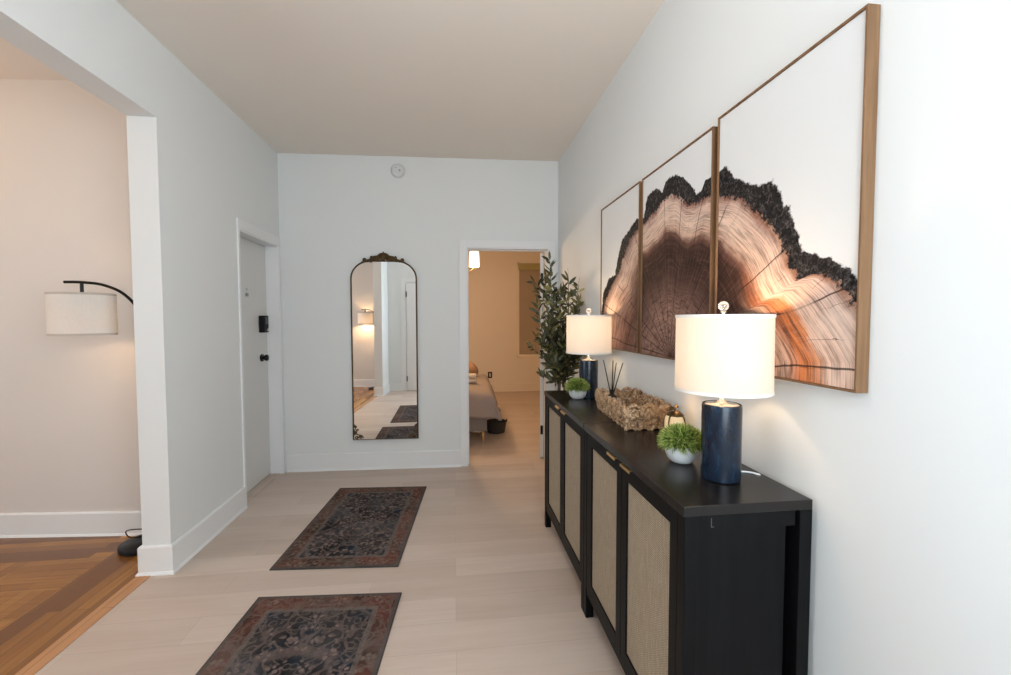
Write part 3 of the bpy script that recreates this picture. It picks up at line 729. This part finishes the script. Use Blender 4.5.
# ------------------------------------------------------------------ arched mirror
mrx = -.6555
mt = thing('wall_mirror', 'tall arched mirror with thin bronze frame and ornate crest on the end wall', 'mirror', (mrx, yb(mrx) - .024, .294), math.radians(-1.78))
mhw, mH = .302, 1.695
def arch_path(inset=0.0, n=14):
    w, h = mhw - inset, mH - inset; pts = [(-w, inset), (w, inset)]
    rx, rz = .185 - inset * .5, .165 - inset * .5
    for i in range(n + 1):
        a = PI / 2 * i / n; pts.append((w - rx + rx * math.cos(a), h - rz + rz * math.sin(a) * 1.0))
    for i in range(n + 1):
        a = PI / 2 + PI / 2 * i / n; pts.append((-w + rx + rx * math.cos(a), h - rz + rz * math.sin(a)))
    return pts
ap = arch_path()
MB().tube([(x, 0, z) for x, z in ap], .0078, 8, closed=True).build('mirror_frame', m_bronze, mt)
g = [(x, z) for x, z in arch_path(.003)]
mb = MB(); ng = len(g)
mb.add([(x, -.001, z) for x, z in g] + [(x, .008, z) for x, z in g], [tuple(range(ng)), tuple(range(ng, 2 * ng))[::-1]] + [((i + 1) % ng, i, ng + i, ng + (i + 1) % ng) for i in range(ng)])
m_mir = mat('silvered_glass', (.93, .95, .95), 0.0, 1.0)
mb.build('mirror_glass', m_mir, mt)
# ornate crest
cr = MB()
def scroll(mb, c, r, turns, a0, dirn, th=.006, y=-.006):
    pts = []; N = int(18 * turns); rad = []
    for i in range(N + 1):
        u = i / N; a = a0 + dirn * u * turns * 2 * PI; q = r * (1 - .8 * u); pts.append((c[0] + q * math.cos(a), y, c[1] + q * math.sin(a))); rad.append(th * (1 - .45 * u))
    mb.tube(pts, rad, 7)
for s in (-1, 1):
    cr.tube(spline([(s * .175, -.004, 1.685), (s * .15, -.006, 1.700), (s * .115, -.008, 1.706), (s * .095, -.008, 1.728), (s * .055, -.010, 1.736), (s * .03, -.01, 1.758), (0, -.01, 1.768)], 5), [.006 + .006 * math.sin(PI * i / 30) for i in range(31)], 8)
    scroll(cr, (s * .172, 1.706), .017, 1.3, -PI / 2, s, .0075)
    scroll(cr, (s * .105, 1.722), .017, 1.3, PI / 2, -s, .007)
    scroll(cr, (s * .060, 1.716), .020, 1.3, -PI / 2, s, .008)
    scroll(cr, (s * .12, 1.694), .012, 1.1, 0, s, .006)
    for k in range(4):
        a = PI / 2 - s * (.25 + k * .35); cr.tube([(0, -.010, 1.716), (.5 * .046 * math.cos(a), -.016, 1.716 + .5 * .046 * math.sin(a)), (.052 * math.cos(a) * (1 - .05 * k), -.008, 1.716 + .052 * math.sin(a) * (1 - .1 * k))], [.006, .011, .004], 8)
    cr.ball((s * .195, -.004, 1.684), (.012, .008, .007), 10, 6); cr.ball((s * .150, -.006, 1.690), (.016, .008, .008), 10, 6)
cr.tube([(0, -.010, 1.70), (0, -.018, 1.74), (0, -.009, 1.783)], [.012, .015, .004], 10)
for bx_, bz_, ra_, rb_ in ((0, 1.735, .055, .026), (-.05, 1.722, .035, .02), (.05, 1.722, .035, .02), (-.10, 1.712, .03, .015), (.10, 1.712, .03, .015), (-.172, 1.704, .016, .016), (.172, 1.704, .016, .016)): cr.ball((bx_, -.004, bz_), (ra_, .008, rb_), 14, 8)
cr.ball((0, -.016, 1.716), (.024, .012, .016), 12, 8)
cr.ball((-.08, -.006, 1.706), (.03, .008, .014), 10, 6); cr.ball((.08, -.006, 1.706), (.03, .008, .014), 10, 6)
cr.build('crest', m_bronze, mt)
for s in (-1, 1):
    co = MB()
    X = lambda d: s * (-mhw + d)
    scroll(co, (X(.028), .020), .018, 1.4, -PI / 2, s, .0055); scroll(co, (X(.066), .022), .016, 1.5, PI, -s, .005)
    scroll(co, (X(.020), .066), .017, 1.4, -PI / 2, -s, .005); scroll(co, (X(.036), .090), .012, 1.2, 0, s, .0045); scroll(co, (X(.016), .125), .013, 1.3, -PI / 2, s, .0045)
    co.tube(spline([(X(.004), -.004, .150), (X(.020), -.006, .115), (X(.012), -.006, .08), (X(.035), -.006, .050), (X(.075), -.006, .040), (X(.095), -.006, .015)], 4), .004, 6)
    co.build('corner_scroll', m_bronze, mt)

# ------------------------------------------------------------------ rugs
def rug_mat(seed):
    m = mat('faded_oriental_pile', rough=.95, spec=.05); t = NT(m)
    tc = t.n('ShaderNodeTexCoord'); sep = t.n('ShaderNodeSeparateXYZ'); t.t.links.new(tc.outputs['Object'], sep.inputs[0])
    ax, ay = t.math('ABSOLUTE', sep.outputs[0]), t.math('ABSOLUTE', sep.outputs[1])
    sym = t.n('ShaderNodeCombineXYZ', {0: ax, 1: ay, 2: seed * 1.0}).outputs[0]
    raw = tc.outputs['Object']
    wob = t.n('ShaderNodeTexNoise', {'Vector': sym, 'Scale': 9.0, 'Detail': 3.0})
    off = t.n('ShaderNodeVectorMath', {0: wob.outputs[1], 1: (.05, .05, .0)}, operation='MULTIPLY').outputs[0]
    p = t.n('ShaderNodeVectorMath', {0: sym, 1: off}, operation='ADD').outputs[0]
    def vor(scale, feat='F1'):
        nd = t.n('ShaderNodeTexVoronoi', {'Vector': p, 'Scale': scale}, feature=feat); return nd.outputs[0]
    petals = t.ramp(vor(31.0), [(.0, 1.0), (.30, .9), (.45, 0.0)])
    big = vor(8.5)
    clus = t.ramp(big, [(.10, .15), (.14, 1.0), (.50, 1.0), (.66, .25)])
    eye = t.ramp(big, [(.05, 1.0), (.09, 0.0)])
    stem = t.ramp(t.n('ShaderNodeTexVoronoi', {'Vector': p, 'Scale': 9.5}, feature='DISTANCE_TO_EDGE').outputs[0], [(.0, .55), (.035, .45), (.06, 0.0)])
    leafy = t.ramp(t.math('FRACT', t.math('MULTIPLY', vor(17.0), 2.4)), [(.55, 0.0), (.62, .45), (.80, .45), (.9, 0.0)])
    nz = t.noise(raw, 26, 4, .7); nzb = t.noise(raw, 5, 3); nf = t.noise(raw, 230, 2)
    motif = t.math('MAXIMUM', t.math('MULTIPLY', petals, clus), t.math('MAXIMUM', eye, t.math('MAXIMUM', stem, leafy)))
    motif = t.math('MULTIPLY', motif, t.ramp(nz, [(.3, .35), (.6, 1.0)]))
    navy = t.mix(t.ramp(nzb, [(.45, 0.0), (.6, 1.0)]), (.016, .017, .021), (.018, .032, .046))
    field = t.mix(motif, navy, (.27, .19, .16))
    rust = t.mix(t.ramp(nzb, [(.38, 0.0), (.6, 1.0)]), (.050, .030, .024), (.155, .058, .042))
    border = t.mix(t.math('MULTIPLY', motif, .95), rust, (.235, .175, .14))
    HX, HY = .366, .6
    ex = t.math('SUBTRACT', HX, ax); ey = t.math('SUBTRACT', HY, ay); e = t.math('MINIMUM', ex, ey)
    eb = t.math('ADD', t.math('MINIMUM', t.math('SUBTRACT', ex, .105), t.math('SUBTRACT', ey, .115)), t.math('MULTIPLY', t.math('SUBTRACT', t.noise(sym, 22, 2), .5), .018))
    c = t.mix(t.math('GREATER_THAN', eb, 0.0), border, field)
    for lo, hi, col in ((-.012, .012, (.17, .135, .115)),):
        band = t.math('MULTIPLY', t.math('GREATER_THAN', eb, lo), t.math('LESS_THAN', eb, hi))
        c = t.mix(t.math('MULTIPLY', band, t.ramp(nz, [(.3, .3), (.6, .95)])), c, col)
    guard = t.math('LESS_THAN', e, .022); c = t.mix(t.math('MULTIPLY', guard, .75), c, (.095, .085, .078))
    c = t.mix(t.math('LESS_THAN', e, .006), c, (.06, .055, .052))
    fade = t.ramp(t.noise(raw, 3.3, 4, .6), [(.42, 0.0), (.7, .5)]); c = t.mix(fade, c, (.19, .155, .135))
    c = t.mix(t.ramp(nf, [(.3, .35), (.7, 0.0)]), c, (.03, .025, .022))
    t.base(c); t.bump(nf, .3, .002)
    return m
def rug(name, cx, cy, rz, label, seed):
    mb = MB(); HX, HY, h = .366, .6, .007
    o = mb.box(-HX, HX, -HY, HY, 0, h).build(name, rug_mat(seed), bevel=.002)
    o.location = (cx, cy, 0.0005); o.rotation_euler = (0, 0, math.radians(rz))
    tag(o, label, 'rug', 'pair of faded oriental rugs'); return o
rug('rug', -.652, 3.121, -4.2, 'faded navy and rust oriental rug nearer the arched mirror', 1.3)
rug('rug', -.688, 1.675, -4.0, 'faded navy and rust oriental rug closest to the camera', 4.1)

# ------------------------------------------------------------------ smoke detector
t = thing('smoke_detector', 'small round white smoke detector high on the end wall', 'detector', (-.514, yb(-.514) - .001, 2.836), math.radians(-2))
def ydisc(mb, prof, n=32): # lathe about -Y
    v = []; f = []
    for r, d in prof:
        for i in range(n): a = 2 * PI * i / n; v.append((r * math.cos(a), -d, r * math.sin(a)))
    for k in range(len(prof) - 1):
        for i in range(n): j = (i + 1) % n; f.append((k * n + i, k * n + j, (k + 1) * n + j, (k + 1) * n + i))
    f.append(tuple(range(n))[::-1]); f.append(tuple(range((len(prof) - 1) * n, len(prof) * n)))
    return mb.add(v, f, True)
m_det = mat('detector_plastic', (.72, .72, .70), .5)
ydisc(MB(), [(.066, 0), (.066, .012), (.060, .020), (.058, .030), (.048, .036), (.030, .036), (.029, .033), (.02, .033), (.019, .037), (.004, .038)]).build('housing', m_det, t)
b = MB(); ydisc(b, [(.007, .034), (.007, .040), (.004, .041)], 16); o = b.build('test_button', mat('grey_button', (.2, .2, .2), .5), t); o.location = (.020, 0, -.004)
b = MB(); ydisc(b, [(.004, .034), (.004, .038)], 12); o = b.build('indicator', mat('dark_indicator', (.15, .15, .15), .5), t); o.location = (-.016, 0, .022)

t = thing('added_ceiling_light', 'added round white flush ceiling light, out of view on the hallway ceiling', 'lamp', (-.22, 1.15, HC))  # unseen fixture added as the source of the hallway fill
MB().lathe([(.150, 0), (.155, -.02), (.150, -.03)], 40).build('lamp_rim', m_silver, t)
m_dome = bpy.data.materials.new('lit_dome'); m_dome.use_nodes = True; _b = m_dome.node_tree.nodes['Principled BSDF']
_b.inputs['Emission Color'].default_value = (1, .93, .84, 1); _b.inputs['Emission Strength'].default_value = 3
MB().lathe([(.145, -.03), (.135, -.055), (.10, -.078), (.05, -.09), (0, -.093)], 40, cap=False).build('glass_dome', m_dome, t)

# ------------------------------------------------------------------ olive tree
def olive():
    rnd = random.Random(21)
    t = thing('potted_olive_tree', 'tall artificial olive tree in the corner behind the far sideboard', 'plant', (.822, 3.36, 0))
    MB().lathe([(.07, 0), (.082, .02), (.098, .24), (.096, .26), (.090, .26), (.086, .23), (0, .23)], 32, (.075, .02, 0)).build('pot', mat('dark_planter', (.03, .028, .026), .6), t)
    MB().lathe([(.087, .232), (.05, .24), (.0, .245)], 24, (.075, .02, 0), cap=False).build('soil', m_soil, t)
    m_bark = mat('olive_bark', (.13, .10, .07), .85)
    m_leaf = mat('olive_leaf', rough=.5); tt = NT(m_leaf)
    a = tt.n('ShaderNodeAttribute', attribute_name='tone')
    geo = tt.n('ShaderNodeNewGeometry')
    c = tt.ramp(a.outputs['Fac'], [(0, (.010, .012, .004)), (.45, (.042, .046, .013)), (1, (.34, .29, .08))])
    tt.base(tt.mix(tt.math('MULTIPLY', geo.outputs['Backfacing'], .6), c, (.10, .105, .05)))
    br = MB(); lv = MB(); tone = []; ol = []
    def leaf(p, d, L, b):
        side = d.cross(Vector((rnd.uniform(-1, 1), rnd.uniform(-1, 1), rnd.uniform(-.3, 1)))).normalized()
        nrm = d.cross(side).normalized(); wd = L * .14
        q = [p, p + d * L * .3 + side * wd, p + d * L * .3 - side * wd, p + d * L * .68 + side * wd * .85 - nrm * L * .03, p + d * L * .68 - side * wd * .85 - nrm * L * .03, p + d * L - nrm * L * .09]
        lv.add(q, [(0, 1, 2), (1, 3, 4, 2), (3, 5, 4)]); tone.extend([b] * 6)
    def twig(p0, p1, bend, r0, dens, Lf, lit=0.0, start=0.0):
        p0, p1 = Vector(p0), Vector(p1); mid = (p0 + p1) / 2 + Vector(bend)
        pts = [p0 * (1 - u) ** 2 + mid * 2 * u * (1 - u) + p1 * u * u for u in [i / 10 for i in range(11)]]
        br.tube(pts, [r0 * (1 - .75 * i / 10) for i in range(11)], 6)
        Lt = (p1 - p0).length; n = int(Lt * dens)
        for k in range(n):
            u = start + (1 - start) * (k + rnd.random()) / n; i = min(9, int(u * 10)); w_ = u * 10 - i
            p = pts[i].lerp(pts[i + 1], w_); ax = (pts[i + 1] - pts[i]).normalized()
            s = Vector((rnd.uniform(-1, 1), rnd.uniform(-1, 1), rnd.uniform(-.6, .8))); s = (s - ax * s.dot(ax)).normalized()
            d = (ax * rnd.uniform(.5, 1.1) + s).normalized(); leaf(p, d, Lf * rnd.uniform(.75, 1.2), min(1, max(0, rnd.gauss(.42 + lit, .30))))  # wide random tone spread puts bright highlights into the leaf colour
            if rnd.random() < .012: ol.append(p + s * .012)
        leaf(p1, (pts[-1] - pts[-2]).normalized(), Lf, .5 + lit)
        return pts
    trunk = [(.07, .02, .22), (.05, -.01, .5), (0, -.05, .8), (.005, -.07, 1.0)]
    br.tube(spline(trunk, 5), [.018 - .007 * i / 15 for i in range(16)], 8)
    br.tube(spline([(.09, .03, .22), (.075, .0, .55), (.045, -.04, .85), (.06, -.06, 1.05)], 5), [.013 - .005 * i / 15 for i in range(16)], 8)
    mains = [((0, -.06, .9), (-.070, -.02, 1.90), (-.02, 0, 0)), ((.005, -.07, 1.0), (-.09, .05, 1.78), (-.06, 0, .05)), ((.05, -.05, .98), (.09, .02, 1.78), (.03, .03, 0)), ((.04, -.08, .98), (.14, -.10, 1.70), (.02, .0, 0)),
             ((.05, -.05, 1.0), (.185, .06, 1.60), (.04, 0, .02)), ((0, -.06, .92), (-.17, -.03, 1.55), (-.05, 0, .02)), ((.02, -.05, .95), (.03, .03, 1.66), (0, .03, 0)),
             ((.03, -.06, .9), (.10, -.10, 1.42), (.02, 0, .02)), ((0, -.06, .88), (-.08, -.10, 1.42), (-.03, 0, .02)), ((.03, -.05, .9), (.02, -.02, 1.50), (.02, 0, .02))]
    for p0, p1, bd in mains:
        pts = twig(p0, p1, bd, .0075, 62, .078, .05, .06)
        Lm = (Vector(p1) - Vector(p0)).length
        for k in range(int(Lm * 9)):
            u = rnd.uniform(.06, .93); p = pts[int(u * 10)]
            a = rnd.uniform(0, 2 * PI); ln = rnd.uniform(.09, .20) * (1.25 - u * .7)
            e = p + Vector((math.cos(a) * ln * .75, math.sin(a) * ln * .7, ln * rnd.uniform(.3, 1.0)))
            e.x = min(e.x, .17)
            twig(p, e, (0, 0, -.02), .0028, 85, .070, .0)
    # low side sprays
    for p0, p1, L_ in (((0, -.06, 1.06), (-.25, -.16, 1.235), .05), ((0, -.06, .93), (-.17, -.20, 1.02), .065), ((.02, -.06, .93), (-.07, -.17, 1.12), .065), ((0, -.06, 1.0), (-.14, -.10, 1.28), .065),
                       ((.03, -.06, .93), (.12, -.14, 1.10), .065), ((.03, -.06, .95), (.05, -.18, 1.22), .065), ((.04, -.06, 1.0), (.14, -.08, 1.26), .065), ((.0, -.05, .9), (-.02, -.16, 1.05), .065), ((.03, -.05, .98), (.0, -.14, 1.30), .065)):
        twig(p0, p1, (0, 0, -.015), .003, 130, L_, .0, .2)
    lim = XR - .012 - .822
    for q_ in (br, lv): q_.v = [(min(p[0], lim), p[1], p[2]) for p in q_.v]
    br.build('branches', m_bark, t); o = lv.build('foliage', m_leaf, t)
    at = o.data.attributes.new('tone', 'FLOAT', 'POINT'); at.data.foreach_set('value', tone)
    om = MB().ball((0, 0, 0), (.007, .007, .010), 10, 8).build('olive', mat('green_olive', (.30, .32, .08), .35), t); om.location = ol[0]
    for p in ol[1:24]:
        c_ = om.copy(); c_.location = p; COL.objects.link(c_); c_.parent = t
olive()

# ------------------------------------------------------------------ arc floor lamps
m_oat = shade_mat('oatmeal_linen_shade', (0.86, 0.82, 0.77), 0.2, 0.0)
def arc_lamp(loc, label, power, rz=0.0, cord=True):
    t = thing('arc_floor_lamp', label, 'lamp', loc, rz); t['group'] = 'black arc floor lamps'
    MB().lathe([(.119, 0), (.125, .004), (.125, .030), (.121, .034), (.0, .036)], 48).build('base', m_black, t)
    MB().tube(spline([(.02, 0, .03), (.03, 0, .5), (.055, -.01, .95), (.075, -.02, 1.28), (.055, -.04, 1.47), (-.01, -.065, 1.585), (-.10, -.095, 1.640), (-.20, -.115, 1.655), (-.285, -.13, 1.655)], 8), .0085, 10).build('pole', m_black, t)
    MB().tube([(-.205, -.115, 1.655), (-.205, -.115, 1.585), (-.205, -.115, 1.50)], .009, 10).build('socket_stem', m_black, t)
    r, z0, z1, n = .150, 1.345, 1.590, 64; prof = [(r, z0), (r, z1), (r - .002, z1), (r - .002, z0), (r, z0)]
    s = MB().lathe(prof, n, (-.205, -.115, 0), cap=False).build('lamp_shade', m_oat, t)
    MB().lathe([(r + .0008, z1 - .012), (r + .0008, z1 + .0005), (r - .003, z1 + .0005)], n, (-.205, -.115, 0), cap=False).build('shade_trim', m_rim2, s)
    MB().lathe([(r - .003, z0 - .0005), (r + .0008, z0 - .0005), (r + .0008, z0 + .012)], n, (-.205, -.115, 0), cap=False).build('shade_trim', m_rim2, s)
    sp = MB()
    for k in range(3):
        a = k * 2 * PI / 3; sp.tube([(-.205, -.115, z1 - .03), (-.205 + math.cos(a) * (r - .002), -.115 + math.sin(a) * (r - .002), z1 - .02)], .0015, 6)
    sp.build('spider', m_black, t); MB().ball((-.205, -.115, 1.455), (.028, .028, .038)).build('bulb', m_bulb, t)
    if cord:
        MB().tube(spline([(-.03, .10, .03), (-.085, .02, .05), (-.08, -.03, .115), (-.01, -.04, .130), (.06, .02, .09), (.12, .10, .01)], 6), .0035, 8).build('cord', m_blackp, t)
    l = point_light('floor_lamp_light', (0, 0, 0), power, (1, .62, .32), .03); l.parent = t; l.location = (-.205, -.115, 1.41)
    return t
arc_lamp((-1.962, 2.925, .003), 'black arc floor lamp with oatmeal drum shade against the cream wall at left', 1.8)
arc_lamp((-1.955, -.72, .003), 'black arc floor lamp with glowing drum shade seen only in the mirror', 13.0, cord=False)

# ------------------------------------------------------------------ bedroom: bed, basket, window blind, outlet, chandelier
m_duvet = mat('taupe_duvet', (.31, .25, .225), .9); _t = NT(m_duvet); _n = _t.noise(_t.coord(), 12, 4); _t.bump(_n, .4, .02)
m_uphol = mat('grey_upholstery', (.22, .185, .165), .9)
bt = thing('bed', 'upholstered bed with taupe duvet and gold legs seen through the bedroom doorway', 'bed', (-.575, 5.70, 0), math.radians(-1.9))
# local: length along x from -1.1 to .98 ; width along y from -.80 to .80
MB().box(-1.15, .97, -.80, .80, .15, .36).build('bed_frame', m_uphol, bt, bevel=.02)
MB().box(-1.13, .95, -.78, .78, .36, .56).build('mattress', mat('cream_mattress', (.6, .52, .42), .9), bt, bevel=.05)
for x in (-1.05, .92):
    for y in (-.74, .74):
        MB().tube([(x, y, .15), (x + .01 * (1 if x > 0 else -1), y, .0)], [.018, .009], 10).box(x - .10 if x > 0 else x, x if x > 0 else x + .10, y - .008, y + .008, .138, .152).build('leg', m_brass, bt)
def duvet():
    nx, ny = 70, 70; v = []; f = []
    hx0, hx1, hy0, hy1 = -.55, .97, -.80, .80
    for j in range(ny + 1):
        for i in range(nx + 1):
            u = -.55 + (1.84) * i / nx; w_ = -1.12 + 2.24 * j / ny
            dx = max(0, u - hx1); dy = max(0, abs(w_) - hy1); R = .07
            sg = 1 if w_ > 0 else -1
            def drop(d):
                if d <= 0: return 0, 0
                a = min(d / R, PI / 2); return R * math.sin(a), R * (1 - math.cos(a)) + max(0, d - R * PI / 2)
            ox, zx = drop(dx); oy, zy = drop(dy)
            x = min(u, hx1) + ox + zx * .30; y = sg * (min(abs(w_), hy1) + oy + zy * .10)
            z = .635 - max(zx, zy) * .93 + .03 * mnoise.noise(Vector((x * 3, y * 3, 0)))
            z += .02 * math.cos(w_ * 2) - .05 * (max(0, u) ** 3) * .6
            fold = mnoise.noise(Vector((u * 2 if dy > 0 else 0, w_ * 9 if dx > 0 else u * 9, 3)))
            if dx > 0: x += .03 * fold * min(1, zx * 6)
            if dy > 0: y -= .02 * sg * fold * min(1, zy * 6)
            z = max(z, .14)
            v.append((x, y, z))
    for j in range(ny):
        for i in range(nx): k = j * (nx + 1) + i; f.append((k, k + 1, k + nx + 2, k + nx + 1))
    o = MB().add(v, f, True).build('duvet', m_duvet, bt, sharp=False)
    s = o.modifiers.new('thick', 'SOLIDIFY'); s.thickness = .02; s.offset = -1
duvet()
MB().box(-1.26, -1.15, -.82, .82, 0, 1.15).build('headboard', m_uphol, bt, bevel=.03)
m_pil = mat('rust_brown_cushion', (.36, .20, .11), .9)
o = MB().ball((0, 0, 0), (.17, .15, .115), 20, 12).build('cushion', m_pil); o.location = (.17, 6.0, .745); o.rotation_euler = (0, .35, 0)
tag(o, 'rust brown cushion lying on the far side of the bed', 'cushion')
m_tow = mat('cream_towel', (.68, .58, .46), .95)
for k, (y, z) in enumerate(((5.30, .675), (5.30, .735))):
    mb = MB(); pts = []
    for i in range(60):
        u = i / 59; a = u * 2 * PI * 3; r = .008 + .022 * u; pts.append((r * math.cos(a), r * math.sin(a)))
    out = [(p[0], p[1]) for p in pts]
    mb.lathe([(.0, 0), (.020, .0), (.029, .006), (.031, .02), (.031, .28), (.029, .294), (.02, .30), (0, .30)], 24, cap=False)
    o = mb.build('rolled_towel', m_tow); o.rotation_euler = (0, PI / 2, math.radians(8 - 5 * k)); o.location = (-.03, y, z + .005)
    tag(o, ('lower' if k == 0 else 'upper') + ' of two rolled cream towels on the bed', 'towel', 'rolled towels on the bed')
    o.data.materials[0] = m_tow
# dark basket on the floor at the foot of the bed
t = thing('storage_basket', 'dark round fabric basket on the floor past the foot of the bed', 'basket', (.525, 5.42, 0))
MB().lathe([(.10, 0), (.112, .01), (.128, .13), (.132, .145), (.125, .145), (.105, .02), (0, .015)], 32, cap=False).build('basket_body', mat('charcoal_felt', (.045, .035, .028), .9), t)
for s in (-1, 1): MB().tube([(s * .128, -.03, .13), (s * .14, -.02, .16), (s * .14, .02, .16), (s * .128, .03, .13)], .006, 6).build('handle', m_bronze, t)
# window with blind on the far wall
def fw_box(mb, x0, x1, z0, z1, o0, o1): return mb.prism([(x0, yfar(x0) - o0), (x1, yfar(x1) - o0), (x1, yfar(x1) - o1), (x0, yfar(x0) - o1)], z0, z1)
mb = MB()
for a in ((1.25, 1.29, .68, 2.58), (2.25, 2.30, .68, 2.58), (1.25, 2.30, 2.52, 2.58), (1.25, 2.30, .68, .73)): fw_box(mb, *a, 0, .03)
w3 = structure(mb.build('window_3', m_wall_bed, bevel=.002), 'bedroom window with lowered tan blind', 'window')
m_blind = mat('tan_blind', (.42, .33, .25), .85)
fw_box(MB(), 1.28, 2.265, .72, 2.52, .004, .012).build('roller_blind', m_blind, w3)
fw_box(MB(), 1.27, 2.275, 2.42, 2.55, .012, .06).build('blind_cassette', mat('olive_cassette', (.42, .36, .17), .7), w3, bevel=.004)
fw_box(MB(), 1.28, 2.265, .715, .74, .002, .020).build('blind_bar', m_wall_bed, w3, bevel=.002)
# outlet
t = thing('wall_outlet', 'small black outlet plate low on the bedroom far wall', 'outlet', (.706, yfar(.706) - .001, .335), math.radians(-2))
MB().box(-.042, .042, -.006, 0, -.062, .062).build('cover_plate', m_blackp, t, bevel=.003)
MB().box(-.017, .017, -.009, -.006, -.036, .036).build('socket', mat('pale_socket', (.5, .48, .45), .5), t, bevel=.002)
# chandelier: brass arms with glass shades
ct = thing('chandelier', 'brass chandelier with glowing bell shades hanging in the bedroom', 'chandelier', (-.135, 5.60, 2.972))
MB().lathe([(.0, 0), (.065, 0), (.06, -.02), (.012, -.035)], 28, cap=False).tube([(0, 0, -.03), (0, 0, -.86)], .007, 8).ball((0, 0, -.86), (.03, .03, .045)).build('hub', m_brass, ct)
m_glow = bpy.data.materials.new('lit_opal_glass'); m_glow.use_nodes = True; _b = m_glow.node_tree.nodes['Principled BSDF']
_b.inputs['Base Color'].default_value = (.9, .85, .75, 1); _b.inputs['Emission Color'].default_value = (1, .80, .50, 1); _b.inputs['Emission Strength'].default_value = 2.6
for k in range(5):
    a = k * 2 * PI / 5; ca, sa = math.cos(a), math.sin(a)
    arm = MB().tube(spline([(0, 0, -.86), (.12 * ca, .12 * sa, -.91), (.26 * ca, .26 * sa, -.93), (.36 * ca, .36 * sa, -.90), (.40 * ca, .40 * sa, -.86)], 5), .006, 8).lathe([(.025, 0), (.03, .006), (.012, .02)], 16, (.40 * ca, .40 * sa, -.875)).build('arm', m_brass, ct)
    MB().lathe([(.064, -.853), (.067, -.850), (.062, -.70), (.060, -.665), (.054, -.66), (0, -.66)], 28, (.40 * ca, .40 * sa, 0), cap=False).build('glass_shade', m_glow, arm)
_l = point_light('chandelier_light', (0, 0, 0), 52, (1, .66, .38), .12); _l.parent = ct; _l.location = (0, 0, -1.05)
